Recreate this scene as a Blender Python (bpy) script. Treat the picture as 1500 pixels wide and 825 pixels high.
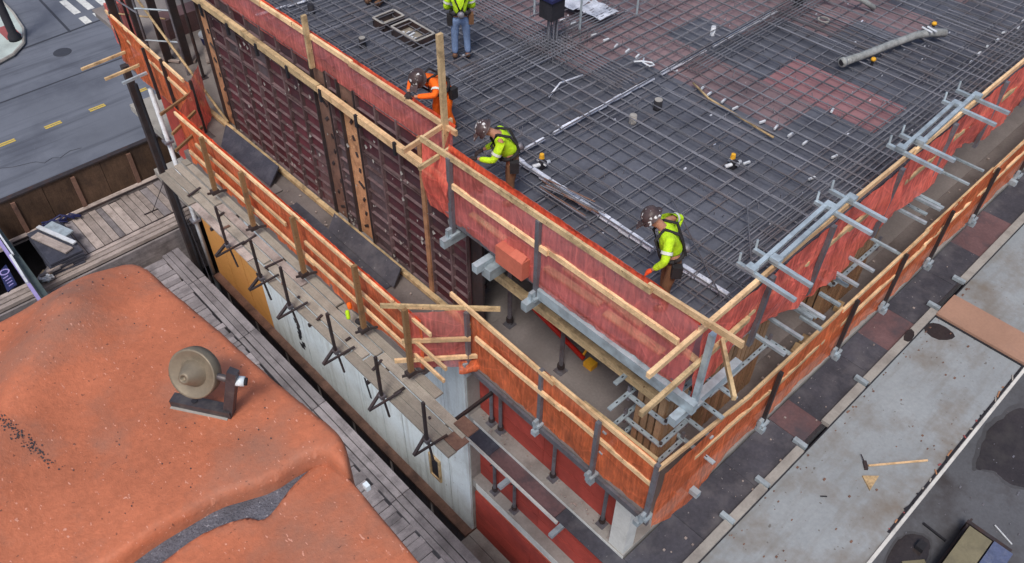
import bpy, bmesh, math, random
from mathutils import Vector, Matrix, Euler, noise as mnoise
random.seed(7)
for o in list(bpy.data.objects):
    bpy.data.objects.remove(o)
SC = bpy.context.scene
COL = SC.collection

# ------------------------------------------------------------------ camera
cam_d = bpy.data.cameras.new("camera")
cam = bpy.data.objects.new("camera", cam_d)
COL.objects.link(cam)
PITCH, ROLL, YAW = 0.787057, 0.0120049, 0.80791
FW = Vector((math.cos(PITCH)*math.cos(YAW), math.cos(PITCH)*math.sin(YAW), -math.sin(PITCH)))
_r = Vector((math.sin(YAW), -math.cos(YAW), 0)); _u = _r.cross(FW)
RT = math.cos(ROLL)*_r + math.sin(ROLL)*_u
UP = -math.sin(ROLL)*_r + math.cos(ROLL)*_u
cam.matrix_world = Matrix(((RT.x, UP.x, -FW.x, 0), (RT.y, UP.y, -FW.y, 0), (RT.z, UP.z, -FW.z, 8.8), (0, 0, 0, 1)))
cam_d.sensor_width = 36
cam_d.lens = 36*1217/1500
cam_d.clip_start = 0.05
cam_d.clip_end = 2000
SC.camera = cam

# ------------------------------------------------------------------ overcast daylight
SUN_EL, SUN_AZ = math.radians(58), math.radians(235)
world = bpy.data.worlds.new("World"); SC.world = world; world.use_nodes = True
wn = world.node_tree.nodes; wl = world.node_tree.links
bg = wn["Background"]; sky = wn.new("ShaderNodeTexSky")
sky.sky_type = 'NISHITA'; sky.sun_disc = False
sky.sun_elevation = SUN_EL; sky.sun_rotation = SUN_AZ
sky.dust_density = 4.0; sky.ozone_density = 1.6
wl.new(sky.outputs[0], bg.inputs[0]); bg.inputs[1].default_value = 0.115
sd = bpy.data.lights.new("sun", 'SUN'); sd.energy = 1.45; sd.angle = math.radians(14); sd.color = (1, 0.95, 0.88)
so = bpy.data.objects.new("sun", sd); COL.objects.link(so)
dsun = Vector((math.sin(SUN_AZ)*math.cos(SUN_EL), math.cos(SUN_AZ)*math.cos(SUN_EL), math.sin(SUN_EL)))
so.rotation_euler = dsun.to_track_quat('Z', 'Y').to_euler()
SC.view_settings.view_transform = 'Standard'; SC.view_settings.look = 'None'
SC.view_settings.exposure = 0.35; SC.view_settings.gamma = 1.0

# ------------------------------------------------------------------ materials
def S(r, g, b):
    f = lambda c: (c/255/12.92) if c/255 <= 0.04045 else ((c/255+0.055)/1.055)**2.4
    return (f(r), f(g), f(b), 1)
def mix(nt, fac, a, b, mode='MIX'):
    m = nt.nodes.new("ShaderNodeMix"); m.data_type = 'RGBA'; m.blend_type = mode
    for s, v in ((0, fac), (6, a), (7, b)):
        if hasattr(v, 'is_output'): nt.links.new(v, m.inputs[s])
        else: m.inputs[s].default_value = v
    return m.outputs[2]
def ramp(nt, src, lo, hi, a=0.0, b=1.0):
    m = nt.nodes.new("ShaderNodeMapRange"); m.clamp = True
    nt.links.new(src, m.inputs[0])
    for i, v in zip((1, 2, 3, 4), (lo, hi, a, b)): m.inputs[i].default_value = v
    return m.outputs[0]
def noise(nt, vec, scale, detail=4, rough=0.6, stretch=None):
    if stretch:
        mp = nt.nodes.new("ShaderNodeMapping"); nt.links.new(vec, mp.inputs[0]); mp.inputs[3].default_value = stretch; vec = mp.outputs[0]
    n = nt.nodes.new("ShaderNodeTexNoise"); n.inputs['Scale'].default_value = scale
    n.inputs['Detail'].default_value = detail; n.inputs['Roughness'].default_value = rough
    nt.links.new(vec, n.inputs['Vector']); return n.outputs[0]
def mk(name, col, var=0.25, scale=1.2, fine=18.0, rough=0.8, metal=0.0, dirt=None, dirt_amt=0.5, dirt_scale=0.8, bump=0.25,
       grain=False, rnd=0.25, alpha=None, spec=0.3, bump_scale=None, specks=None, speck_scale=30, speck_lo=0.68, specks2=None, streak=None, streak_st=(0.12, 2.2, 1), streak_amt=0.5):
    m = bpy.data.materials.new(name); m.use_nodes = True; nt = m.node_tree
    p = nt.nodes["Principled BSDF"]
    geo = nt.nodes.new("ShaderNodeNewGeometry"); pos = geo.outputs['Position']
    c = col
    n1 = noise(nt, pos, scale); v1 = ramp(nt, n1, 0.3, 0.7, 1-var, 1+var)
    n2 = noise(nt, pos, fine, 3); v2 = ramp(nt, n2, 0.3, 0.7, 1-var*0.6, 1+var*0.6)
    mm = nt.nodes.new("ShaderNodeMath"); mm.operation = 'MULTIPLY'; nt.links.new(v1, mm.inputs[0]); nt.links.new(v2, mm.inputs[1])
    val = mm.outputs[0]
    if rnd:
        oi = nt.nodes.new("ShaderNodeObjectInfo"); v3 = ramp(nt, oi.outputs['Random'], 0, 1, 1-rnd, 1+rnd)
        m2 = nt.nodes.new("ShaderNodeMath"); m2.operation = 'MULTIPLY'; nt.links.new(val, m2.inputs[0]); nt.links.new(v3, m2.inputs[1]); val = m2.outputs[0]
    if grain:
        tc = nt.nodes.new("ShaderNodeTexCoord")
        g = noise(nt, tc.outputs['Object'], 3.0, 5, 0.7, (1.5, 9, 9)); v4 = ramp(nt, g, 0.3, 0.7, 0.72, 1.22)
        m3 = nt.nodes.new("ShaderNodeMath"); m3.operation = 'MULTIPLY'; nt.links.new(val, m3.inputs[0]); nt.links.new(v4, m3.inputs[1]); val = m3.outputs[0]
    vm = nt.nodes.new("ShaderNodeVectorMath"); vm.operation = 'SCALE'
    vm.inputs[0].default_value = col[:3]; nt.links.new(val, vm.inputs['Scale'])
    out = vm.outputs[0]
    if dirt:
        nd = noise(nt, pos, dirt_scale, 6, 0.65); f = ramp(nt, nd, 0.48, 0.68, 0, dirt_amt); out = mix(nt, f, out, dirt)
    if specks:
        ns = noise(nt, pos, speck_scale, 2, 0.5); f = ramp(nt, ns, speck_lo, speck_lo+0.04, 0, 0.8); out = mix(nt, f, out, specks)
    if specks2:
        ns = noise(nt, pos, speck_scale*1.7, 2, 0.5, (1, .45, 1)); f = ramp(nt, ns, 0.685, 0.72, 0, 0.75); out = mix(nt, f, out, specks2)
    if streak:
        ns = noise(nt, pos, 1.3, 5, 0.6, streak_st); f = ramp(nt, ns, 0.5, 0.68, 0, streak_amt); out = mix(nt, f, out, streak)
    nt.links.new(out, p.inputs['Base Color'])
    p.inputs['Roughness'].default_value = rough; p.inputs['Metallic'].default_value = metal
    p.inputs['Specular IOR Level'].default_value = spec
    if bump:
        b = nt.nodes.new("ShaderNodeBump"); b.inputs['Strength'].default_value = bump; b.inputs['Distance'].default_value = 0.02
        nb = noise(nt, pos, bump_scale or fine, 5); nt.links.new(nb, b.inputs['Height']); nt.links.new(b.outputs[0], p.inputs['Normal'])
    return m
def mk_net(name, col, opac=0.82, fold=5.0):
    m = bpy.data.materials.new(name); m.use_nodes = True; nt = m.node_tree; nt.nodes.clear()
    out = nt.nodes.new("ShaderNodeOutputMaterial")
    geo = nt.nodes.new("ShaderNodeNewGeometry"); pos = geo.outputs['Position']
    v = ramp(nt, noise(nt, pos, fold, 4, 0.6), 0.3, 0.7, 0.72, 1.25)
    vm = nt.nodes.new("ShaderNodeVectorMath"); vm.operation = 'SCALE'; vm.inputs[0].default_value = col[:3]; nt.links.new(v, vm.inputs['Scale'])
    vo = nt.nodes.new("ShaderNodeTexVoronoi"); vo.feature = 'DISTANCE_TO_EDGE'; vo.inputs['Scale'].default_value = 1.7; vo.inputs['Randomness'].default_value = 1
    nt.links.new(pos, vo.inputs['Vector'])
    cr = ramp(nt, vo.outputs['Distance'], 0.0, 0.035, 1.0, 0.0)
    stz = ramp(nt, noise(nt, pos, 5, 3, 0.6, (3.2, 3.2, .35)), 0.35, 0.68, -0.2, 0.25)
    ad = nt.nodes.new("ShaderNodeMath"); ad.operation = 'MULTIPLY_ADD'; nt.links.new(cr, ad.inputs[0]); ad.inputs[1].default_value = 0.22; nt.links.new(stz, ad.inputs[2])
    ad2 = nt.nodes.new("ShaderNodeMath"); ad2.operation = 'ADD'; nt.links.new(ad.outputs[0], ad2.inputs[0]); nt.links.new(v, ad2.inputs[1]); v = ad2.outputs[0]
    vm.inputs['Scale'].default_value = 1
    nt.links.new(v, vm.inputs['Scale'])
    bp = nt.nodes.new("ShaderNodeBump"); bp.inputs['Strength'].default_value = 0.5; bp.inputs['Distance'].default_value = 0.05; nt.links.new(v, bp.inputs['Height'])
    d = nt.nodes.new("ShaderNodeBsdfDiffuse"); nt.links.new(bp.outputs[0], d.inputs['Normal']); t = nt.nodes.new("ShaderNodeBsdfTranslucent"); tr = nt.nodes.new("ShaderNodeBsdfTransparent")
    nt.links.new(vm.outputs[0], d.inputs[0]); nt.links.new(vm.outputs[0], t.inputs[0])
    a = nt.nodes.new("ShaderNodeMixShader"); a.inputs[0].default_value = 0.35
    nt.links.new(d.outputs[0], a.inputs[1]); nt.links.new(t.outputs[0], a.inputs[2])
    f = ramp(nt, noise(nt, pos, fold*1.7, 3), 0.3, 0.7, opac-0.13, opac+0.1)
    b = nt.nodes.new("ShaderNodeMixShader"); nt.links.new(f, b.inputs[0])
    nt.links.new(tr.outputs[0], b.inputs[1]); nt.links.new(a.outputs[0], b.inputs[2]); nt.links.new(b.outputs[0], out.inputs[0])
    return m
M = {}
M['asphalt'] = mk('asphalt', S(103, 108, 119), 0.10, 0.5, 30, 0.9, dirt=S(74, 78, 90), dirt_amt=0.6, dirt_scale=0.35, rnd=0, streak=S(66, 70, 80), streak_amt=0.6, specks=S(120, 124, 134), speck_scale=16, speck_lo=0.7)
M['tar'] = mk('tar_line', S(58, 61, 70), 0.1, rnd=0)
M['paint'] = mk('white_paint', S(215, 216, 212), 0.1, 3, rnd=0, dirt=S(130, 132, 135), dirt_scale=4)
M['yellow'] = mk('yellow_paint', S(205, 178, 84), 0.15, 5, rnd=0, dirt=S(120, 115, 100), dirt_scale=5)
M['pave'] = mk('pavement', S(176, 188, 184), 0.1, 1, dirt=S(130, 135, 135), rnd=0)
M['walk'] = mk('walkway_ply', S(116, 109, 107), 0.16, 0.9, 20, 0.9, dirt=S(88, 80, 78), dirt_amt=0.6, dirt_scale=1.2, rnd=0.08)
M['net_fold'] = mk_net('net_fold', S(250, 108, 76), 0.93, 3)
M['soil'] = mk('soil', S(58, 54, 56), 0.35, 1.5, rnd=0)
M['lag'] = mk('lagging_brown', S(86, 67, 54), 0.3, 1.2, dirt=S(56, 46, 42), dirt_amt=0.7, dirt_scale=1.0, grain=True)
M['greywood'] = mk('weathered_wood', S(172, 160, 154), 0.16, 1.5, 25, 0.9, grain=True, rnd=0.28, dirt=S(92, 82, 78), dirt_amt=0.6, dirt_scale=2.2)
M['bluegrey'] = mk('weathered_wood_grey', S(140, 134, 136), 0.18, 1.5, 25, 0.9, grain=True, rnd=0.25, dirt=S(70, 66, 68), dirt_amt=0.6, dirt_scale=2.0)
M['lumber'] = mk('new_lumber', S(228, 193, 150), 0.18, 3, 30, 0.75, grain=True, rnd=0.28, dirt=S(150, 112, 76), dirt_amt=0.55, dirt_scale=4, specks=S(104, 74, 50), speck_scale=11, speck_lo=0.71)
M['lumber2'] = mk('used_lumber', S(196, 170, 130), 0.2, 3, 30, 0.8, grain=True, rnd=0.18, dirt=S(96, 80, 62), dirt_amt=0.7, dirt_scale=4, specks=S(104, 74, 50), speck_scale=11, speck_lo=0.71)
M['post'] = mk('post_wood', S(146, 114, 80), 0.2, 3, 30, 0.8, grain=True, rnd=0.2, dirt=S(80, 66, 54), dirt_amt=0.6, dirt_scale=3, specks=S(104, 74, 50), speck_scale=11, speck_lo=0.71)
M['board'] = mk('scaffold_board', S(158, 151, 140), 0.18, 2, 30, 0.85, grain=True, rnd=0.2, dirt=S(110, 104, 96), dirt_amt=0.6, dirt_scale=2)
M['slat'] = mk('form_slat', S(150, 122, 94), 0.2, 3, 30, 0.8, grain=True, rnd=0.3, dirt=S(80, 70, 60), dirt_amt=0.5, dirt_scale=3, specks=S(104, 74, 50), speck_scale=11, speck_lo=0.71)
M['galv'] = mk('galvanised_steel', S(176, 190, 198), 0.15, 3, 40, 0.5, 0.35, rnd=0.12, dirt=S(110, 112, 116), dirt_amt=0.5, dirt_scale=5, bump=0.05)
M['steel'] = mk('grey_steel', S(120, 120, 128), 0.2, 3, 30, 0.55, 0.4, rnd=0.15, dirt=S(96, 70, 56), dirt_amt=0.5, dirt_scale=5, bump=0.08)
M['dark'] = mk('dark_steel', S(66, 60, 62), 0.2, 3, 30, 0.6, 0.3, rnd=0.2, dirt=S(92, 62, 48), dirt_amt=0.4, dirt_scale=4, bump=0.08)
M['black'] = mk('black_rubber', S(42, 42, 48), 0.2, 3, rnd=0.1)
M['conc'] = mk('concrete', S(158, 155, 150), 0.12, 1.2, 20, 0.9, dirt=S(112, 106, 102), dirt_amt=0.6, dirt_scale=1.3, rnd=0)
M['concside'] = mk('concrete_face', S(205, 206, 203), 0.1, 1.2, 20, 0.9, dirt=S(150, 150, 148), dirt_amt=0.5, dirt_scale=1.3, rnd=0)
M['floor'] = mk('dusty_floor', S(134, 128, 126), 0.14, 0.8, 20, 0.9, dirt=S(112, 106, 104), dirt_amt=0.5, dirt_scale=0.9, rnd=0)
M['slab'] = mk('stained_slab', S(146, 153, 158), 0.12, 0.45, 14, 0.8, dirt=S(116, 106, 94), dirt_amt=0.8, dirt_scale=0.6, rnd=0, streak=S(122, 120, 116), streak_st=(.35, 2.6, 1), streak_amt=.45, specks=S(96, 92, 88), speck_scale=9, speck_lo=0.7)
M['lowslab'] = mk('lower_floor', S(92, 94, 100), 0.14, 0.6, 14, 0.85, dirt=S(60, 54, 54), dirt_amt=0.8, dirt_scale=0.5, rnd=0)
M['wet'] = mk('wet_concrete', S(56, 51, 52), 0.25, 0.8, rnd=0, rough=0.18, spec=0.5, bump=0.05, dirt=S(72, 68, 66), dirt_amt=0.7, dirt_scale=1.5)
M['damp'] = mk('damp_concrete', S(76, 76, 80), 0.15, 0.8, rnd=0, rough=0.6)
M['phen'] = mk('phenolic_ply', S(72, 72, 80), 0.25, 1.2, 16, 0.7, dirt=S(104, 102, 106), dirt_amt=0.65, dirt_scale=1.6, rnd=0.2, specks=S(150, 148, 148), speck_scale=14, speck_lo=0.72)
M['phenred'] = mk('phenolic_ply_red', S(108, 84, 86), 0.2, 1.2, 16, 0.7, dirt=S(76, 72, 78), dirt_amt=0.85, dirt_scale=1.6, rnd=0.15)
M['brownply'] = mk('phenolic_ply_brown', S(128, 108, 112), 0.14, 1.2, 16, 0.75, dirt=S(84, 76, 82), dirt_amt=0.6, dirt_scale=0.9, rnd=0.12, specks=S(150, 140, 140), speck_scale=10, speck_lo=0.72)
M['redply'] = mk('form_ply_red', S(138, 102, 106), 0.12, 1.2, 16, 0.75, dirt=S(120, 84, 86), dirt_amt=0.5, dirt_scale=1.1, rnd=0.1)
M['deckdark'] = mk('deck_ply_dark', S(88, 91, 101), 0.14, 1.0, 16, 0.75, dirt=S(58, 58, 68), dirt_amt=0.6, dirt_scale=0.9, rnd=0.12, specks=S(128, 128, 134), speck_scale=10, speck_lo=0.74)
M['rebar'] = mk('rebar_steel', S(112, 114, 122), 0.25, 2, 40, 0.7, 0.2, rnd=0.35, dirt=S(100, 78, 68), dirt_amt=0.4, dirt_scale=1.2, bump=0)
M['duct'] = mk('foil_tape', S(216, 220, 230), 0.25, 3, 30, 0.4, 0.2, rnd=0.15, dirt=S(120, 124, 140), dirt_amt=0.6, dirt_scale=5)
M['redboard'] = mk('red_board', S(176, 74, 64), 0.14, 1.4, 16, 0.8, dirt=S(116, 52, 50), dirt_amt=0.6, dirt_scale=1.0, rnd=0.12, specks=S(200, 90, 80), speck_scale=12, speck_lo=0.72)
M['maroon'] = mk('panel_face', S(86, 46, 53), 0.25, 1.5, 16, 0.65, dirt=S(62, 56, 62), dirt_amt=0.85, dirt_scale=0.9, rnd=0.3, specks=S(170, 160, 160), speck_scale=7, speck_lo=0.745)
M['panelsteel'] = mk('panel_steel', S(116, 97, 99), 0.3, 2, 20, 0.6, 0.2, dirt=S(70, 52, 50), dirt_amt=0.8, dirt_scale=1.5, rnd=0.25, specks=S(190, 185, 185), speck_scale=9, speck_lo=0.73)
M['panelgrey'] = mk('panel_face_grey', S(86, 76, 80), 0.25, 1.5, 16, 0.65, dirt=S(70, 48, 52), dirt_amt=0.8, dirt_scale=0.9, rnd=0.2, specks=S(170, 164, 164), speck_scale=7, speck_lo=0.72)
M['rust'] = mk('rusty_plate', S(172, 128, 96), 0.25, 2, 18, 0.8, dirt=S(96, 66, 54), dirt_amt=0.85, dirt_scale=2.6, rnd=0.1)
M['rustdark'] = mk('dark_rust', S(120, 92, 80), 0.25, 2, 18, 0.8, dirt=S(78, 62, 58), dirt_amt=0.8, dirt_scale=2.2, rnd=0.1)
M['chip'] = mk('chipboard_strip', S(196, 146, 108), 0.2, 3, 30, 0.85, dirt=S(120, 84, 64), dirt_amt=0.7, dirt_scale=4, rnd=0.05, specks=S(228, 190, 150), speck_scale=20, speck_lo=0.66)
M['slate'] = mk('slate_membrane', S(66, 68, 80), 0.2, 1.5, 20, 0.6, dirt=S(96, 96, 106), dirt_amt=0.5, dirt_scale=2.5, rnd=0.1)
M['white'] = mk('white_sheathing', S(216, 226, 229), 0.1, 0.8, 14, 0.7, streak=S(150, 150, 144), streak_st=(1, 3.2, .25), streak_amt=0.45, specks=S(110, 108, 104), speck_scale=6, speck_lo=0.72, dirt=S(160, 166, 164), dirt_amt=0.5, dirt_scale=0.8, rnd=0.05)
M['whitepipe'] = mk('white_plastic', S(205, 210, 216), 0.08, 2, rough=0.4, rnd=0.05, dirt=S(150, 150, 155), dirt_scale=3)
M['osb'] = mk('osb_board', S(204, 146, 80), 0.14, 1.5, 22, 0.8, dirt=S(170, 112, 66), dirt_amt=0.5, dirt_scale=1.5, rnd=0.06)
M['orange'] = mk('orange_coating', S(180, 106, 76), 0.17, 1.6, 30, 0.6, dirt=S(150, 106, 88), dirt_amt=0.9, dirt_scale=1.5, rnd=0, bump=0.3, bump_scale=60, specks=S(96, 62, 52), speck_scale=38, speck_lo=0.70, specks2=S(214, 158, 138), spec=0.35)
M['mat'] = mk('grey_felt', S(104, 105, 114), 0.35, 6, 70, 0.95, rnd=0, bump=0.9, bump_scale=80, specks=S(165, 165, 172), speck_scale=60, speck_lo=0.66)
M['brass'] = mk('dull_brass', S(132, 122, 106), 0.12, 4, 40, 0.5, 0.35, rnd=0, dirt=S(100, 92, 80), dirt_amt=0.5, dirt_scale=9, bump=0.05)
M['gun'] = mk('gunmetal', S(76, 72, 76), 0.2, 6, 50, 0.45, 0.4, rnd=0.1, dirt=S(110, 104, 100), dirt_amt=0.6, dirt_scale=14, bump=0.1)
M['knob'] = mk('white_nylon', S(214, 224, 230), 0.05, 5, rough=0.4, rnd=0)
M['tan'] = mk('tan_strip', S(164, 130, 112), 0.1, 0.8, 16, 0.85, dirt=S(146, 120, 108), dirt_amt=0.6, dirt_scale=0.9, rnd=0)
M['hose'] = mk('grey_pipe', S(140, 144, 144), 0.25, 5, 30, 0.6, rnd=0, dirt=S(96, 100, 100), dirt_amt=0.6, dirt_scale=7)
M['sign'] = mk('sign_blue', S(40, 44, 84), 0.1, 3, rnd=0, rough=0.5)
M['purple'] = mk('lilac_trim', S(150, 140, 190), 0.1, 3, rnd=0, rough=0.5)
M['greenmetal'] = mk('green_trim', S(70, 82, 84), 0.15, 3, rnd=0)
M['padred'] = mk('tactile_pad', S(150, 84, 84), 0.1, 4, rnd=0)
M['redpaint'] = mk('red_paint', S(190, 44, 34), 0.12, 4, rough=0.5, rnd=0.1)
M['yelpaint'] = mk('yellow_part', S(226, 170, 50), 0.12, 4, rough=0.5, rnd=0.1)
M['box'] = mk('cardboard', S(196, 108, 88), 0.1, 3, rnd=0.05)
M['net_red'] = mk_net('net_red', S(236, 128, 120), 0.62, 2.2)
M['net_bright'] = mk_net('net_bright', S(252, 126, 110), 0.84, 2.6)
M['net_orange'] = mk_net('net_orange', S(240, 128, 84), 0.76, 2.4)
M['lime'] = mk('lime_fabric', S(190, 232, 40), 0.12, 8, 40, 0.8, rnd=0, bump=0.9, bump_scale=16, dirt=S(120, 130, 50), dirt_amt=0.35, dirt_scale=6)
M['hiorange'] = mk('orange_fabric', S(250, 110, 28), 0.12, 8, 40, 0.8, rnd=0, bump=0.9, bump_scale=16, dirt=S(190, 80, 30), dirt_amt=0.4, dirt_scale=6)
M['brown'] = mk('brown_canvas', S(112, 82, 60), 0.2, 6, 40, 0.9, rnd=0)
M['jeans'] = mk('blue_denim', S(112, 134, 170), 0.2, 6, 40, 0.9, rnd=0)
M['strap'] = mk('black_webbing', S(44, 42, 44), 0.2, 8, rnd=0)
M['skin'] = mk('skin', S(178, 128, 104), 0.08, 8, rnd=0, rough=0.6)
M['hat'] = mk('hard_hat', S(78, 64, 64), 0.2, 9, rough=0.4, rnd=0.2, specks=S(225, 225, 225), speck_scale=11, speck_lo=0.6)
M['tape'] = mk('reflective_tape', S(210, 214, 206), 0.1, 6, rnd=0, rough=0.35)
M['glove'] = mk('dark_glove', S(56, 48, 48), 0.2, 8, rnd=0)
M['oglove'] = mk('orange_glove', S(228, 84, 44), 0.15, 8, rnd=0)
M['boot'] = mk('work_boot', S(104, 78, 62), 0.2, 8, rnd=0)
M['concblock'] = mk('yellowed_block', S(128, 122, 100), 0.12, 1.2, rnd=0.1, dirt=S(92, 88, 76), dirt_scale=2)
M['bluecloth'] = mk('blue_tarp', S(84, 94, 124), 0.2, 3, rnd=0.1, dirt=S(120, 126, 146), dirt_scale=4)

# ------------------------------------------------------------------ mesh helpers
def put(name, me, parent=None, mat=None):
    o = bpy.data.objects.new(name, me); COL.objects.link(o)
    if parent: o.parent = parent
    if mat: me.materials.append(M[mat])
    return o
class MB:
    def __init__(s): s.v = []; s.f = []
    def add(s, vs, fs):
        n = len(s.v); s.v += [tuple(v) for v in vs]; s.f += [tuple(i+n for i in f) for f in fs]; return s
    def box(s, x0, x1, y0, y1, z0, z1):
        return s.add([(x, y, z) for x in (x0, x1) for y in (y0, y1) for z in (z0, z1)],
                     [(0, 1, 3, 2), (4, 6, 7, 5), (0, 4, 5, 1), (2, 3, 7, 6), (0, 2, 6, 4), (1, 5, 7, 3)])
    def beam(s, p, q, w, h, up=(0, 0, 1)):
        p, q = Vector(p), Vector(q); d = (q-p).normalized(); u = Vector(up)
        if abs(d.dot(u)) > 0.98: u = Vector((1, 0, 0))
        r = d.cross(u).normalized(); u = r.cross(d)
        vs = [e+a*r*w/2+b*u*h/2 for e in (p, q) for a in (-1, 1) for b in (-1, 1)]
        return s.add(vs, [(0, 1, 3, 2), (4, 6, 7, 5), (0, 4, 5, 1), (2, 3, 7, 6), (0, 2, 6, 4), (1, 5, 7, 3)])
    def tube(s, pts, r, n=8, cap=True):
        pts = [Vector(p) for p in pts]; rs = r if isinstance(r, (list, tuple)) else [r]*len(pts)
        k = len(s.v)
        for i, p in enumerate(pts):
            d = (pts[min(i+1, len(pts)-1)]-pts[max(i-1, 0)]).normalized()
            a = d.cross(Vector((0, 0, 1)));
            if a.length < 0.05: a = d.cross(Vector((1, 0, 0)))
            a.normalize(); b = d.cross(a)
            for j in range(n):
                t = 2*math.pi*j/n; s.v.append(tuple(p+rs[i]*(a*math.cos(t)+b*math.sin(t))))
        for i in range(len(pts)-1):
            for j in range(n):
                s.f.append((k+i*n+j, k+i*n+(j+1) % n, k+(i+1)*n+(j+1) % n, k+(i+1)*n+j))
        if cap:
            s.f.append(tuple(k+j for j in range(n))[::-1]); s.f.append(tuple(k+(len(pts)-1)*n+j for j in range(n)))
        return s
    def prism(s, poly, z0, z1):
        n = len(poly); k = len(s.v)
        s.v += [(x, y, z0) for x, y in poly]+[(x, y, z1) for x, y in poly]
        s.f.append(tuple(k+i for i in range(n))[::-1]); s.f.append(tuple(k+n+i for i in range(n)))
        for i in range(n): s.f.append((k+i, k+(i+1) % n, k+n+(i+1) % n, k+n+i))
        return s
    def lathe(s, prof, n=24, mat=Matrix()):
        k = len(s.v)
        for r, z in prof:
            for j in range(n):
                t = 2*math.pi*j/n; s.v.append(tuple(mat @ Vector((r*math.cos(t), r*math.sin(t), z))))
        for i in range(len(prof)-1):
            for j in range(n): s.f.append((k+i*n+j, k+i*n+(j+1) % n, k+(i+1)*n+(j+1) % n, k+(i+1)*n+j))
        return s
    def mesh(s, name, smooth=False):
        me = bpy.data.meshes.new(name); me.from_pydata(s.v, [], s.f)
        bm = bmesh.new(); bm.from_mesh(me); bmesh.ops.recalc_face_normals(bm, faces=bm.faces); bm.to_mesh(me); bm.free()
        if smooth: me.polygons.foreach_set('use_smooth', [True]*len(me.polygons))
        return me
    def build(s, name, mat, parent=None, smooth=False):
        return put(name, s.mesh(name, smooth), parent, mat)
# shared unit meshes for alike pieces: a chamfered bar of length one along X, a rod, a plain plate
_unit = {}
def unit(kind, mat):
    if (kind, mat) in _unit: return _unit[kind, mat]
    b = MB()
    if kind == 'bar': b.box(-.5, .5, -.5, .5, -.5, .5)
    elif kind == 'rod': b.tube([(-.5, 0, 0), (.5, 0, 0)], 1, 6)
    me = b.mesh(kind+'_'+mat); me.materials.append(M[mat]); _unit[kind, mat] = me; return me
def bar(name, mat, p, q, w, h, parent=None, up=(0, 0, 1), kind='bar'):
    p, q = Vector(p), Vector(q); d = q-p; L = d.length; d.normalize(); u = Vector(up)
    if abs(d.dot(u)) > 0.98: u = Vector((1, 0, 0))
    r = u.cross(d).normalized(); u = d.cross(r)
    o = bpy.data.objects.new(name, unit(kind, mat)); COL.objects.link(o)
    m = Matrix((d*L, r*w, u*h)).transposed().to_4x4(); m.translation = (p+q)/2
    o.matrix_basis = m
    if parent:
        o.parent = parent
        pm = Matrix.Translation(parent.location) if parent.type == 'EMPTY' else parent.matrix_basis
        o.matrix_parent_inverse = pm.inverted()
    return o
def rod(name, mat, p, q, r, parent=None): return bar(name, mat, p, q, r, r, parent, kind='rod')
def tag(o, label, cat, group=None):
    o['label'] = label; o['category'] = cat
    if group: o['group'] = group
    return o
def thing(name, label, cat, group=None):
    o = bpy.data.objects.new(name, None); COL.objects.link(o); o.empty_display_size = 0.2
    return tag(o, label, cat, group)
def structure(o): o['kind'] = 'structure'; return o
def stuff(o): o['kind'] = 'stuff'; return o
def jit(a): return random.uniform(-a, a)
def set_origin(root, loc):
    # move an Empty to the thing's base while its parts stay where they are
    root.location = loc
    inv = Matrix.Translation(-Vector(loc))
    for ch in root.children:
        ch.matrix_parent_inverse = inv @ ch.matrix_parent_inverse
def copy_thing(root, off, label=None):
    r = root.copy(); COL.objects.link(r); r.location = root.location+Vector(off)
    if label: r['label'] = label
    def rec(a, b):
        for ch in list(a.children):
            c = ch.copy(); COL.objects.link(c); c.parent = b; c.matrix_parent_inverse = ch.matrix_parent_inverse.copy(); rec(ch, c)
    rec(root, r); return r

def smooth_poly(pts, n=3):
    for _ in range(n):
        o = []
        for i in range(len(pts)):
            a, b = pts[i], pts[(i+1) % len(pts)]
            o += [(a[0]*.75+b[0]*.25, a[1]*.75+b[1]*.25), (a[0]*.25+b[0]*.75, a[1]*.25+b[1]*.75)]
        pts = o
    return pts
# ================================================================== SETTING
def sheet(name, x0, x1, y0, y1, z, mat): return structure(MB().box(x0, x1, y0, y1, z-0.3, z).build(name, mat))
structure(MB().box(-300, 400, -300, 500, -13.6, -13.2).build('ground', 'soil'))
sheet('street', -140, 160, 26.75, 190, -8.8, 'asphalt')
# lane marks: pairs of short yellow bars
lane = bpy.data.objects.new('lane_marking', None); COL.objects.link(lane); structure(lane)
for k in range(9):
    x = -1.3+1.66*k
    for dy in (-0.06, 0.06):
        bar('dash', 'yellow', (x-.3, 29.94+dy, -8.794), (x+.3, 29.94+dy, -8.794), .07, .012, lane)
cw = bpy.data.objects.new('crosswalk', None); COL.objects.link(cw); structure(cw)
for k in range(10):
    x = 9.5+k*.62; 
    for y0, y1 in ((36.45, 37.15), (37.6, 39.2)):
        bar('stripe', 'paint', (x, y0, -8.794), (x, y1, -8.794), .3, .012, cw)
for y in (36.05,): 
    o = bar('seam_line', 'tar', (-20, y-1.6, -8.795), (30, y+1.6, -8.795), .1, .01); structure(o)
o = bar('seam_line', 'tar', (-20, 32.4, -8.795), (30, 33.0, -8.795), .06, .01); structure(o)
o = bar('seam_line', 'tar', (8.6, 36.2, -8.793), (9.1, 46, -8.793), .1, .01); structure(o)
for k in range(2):
    x0 = random.uniform(0, 9); y0 = random.uniform(27.5, 35); pts = [(x0, y0, -8.797)]
    for q in range(9): pts.append((pts[-1][0]+.35+jit(.2), pts[-1][1]+jit(.25)+(.1 if k % 2 else -.05), -8.797))
    structure(MB().tube(pts, .012, 4).build('road_crack', 'tar'))
mh = MB().lathe([(0.0, 0.012), (.34, 0.012), (.36, 0)], 20, Matrix.Translation((7.68, 34.8, -8.797))).build('manhole_cover', 'tar'); tag(mh, 'dark round manhole cover in the street', 'manhole cover')
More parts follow.
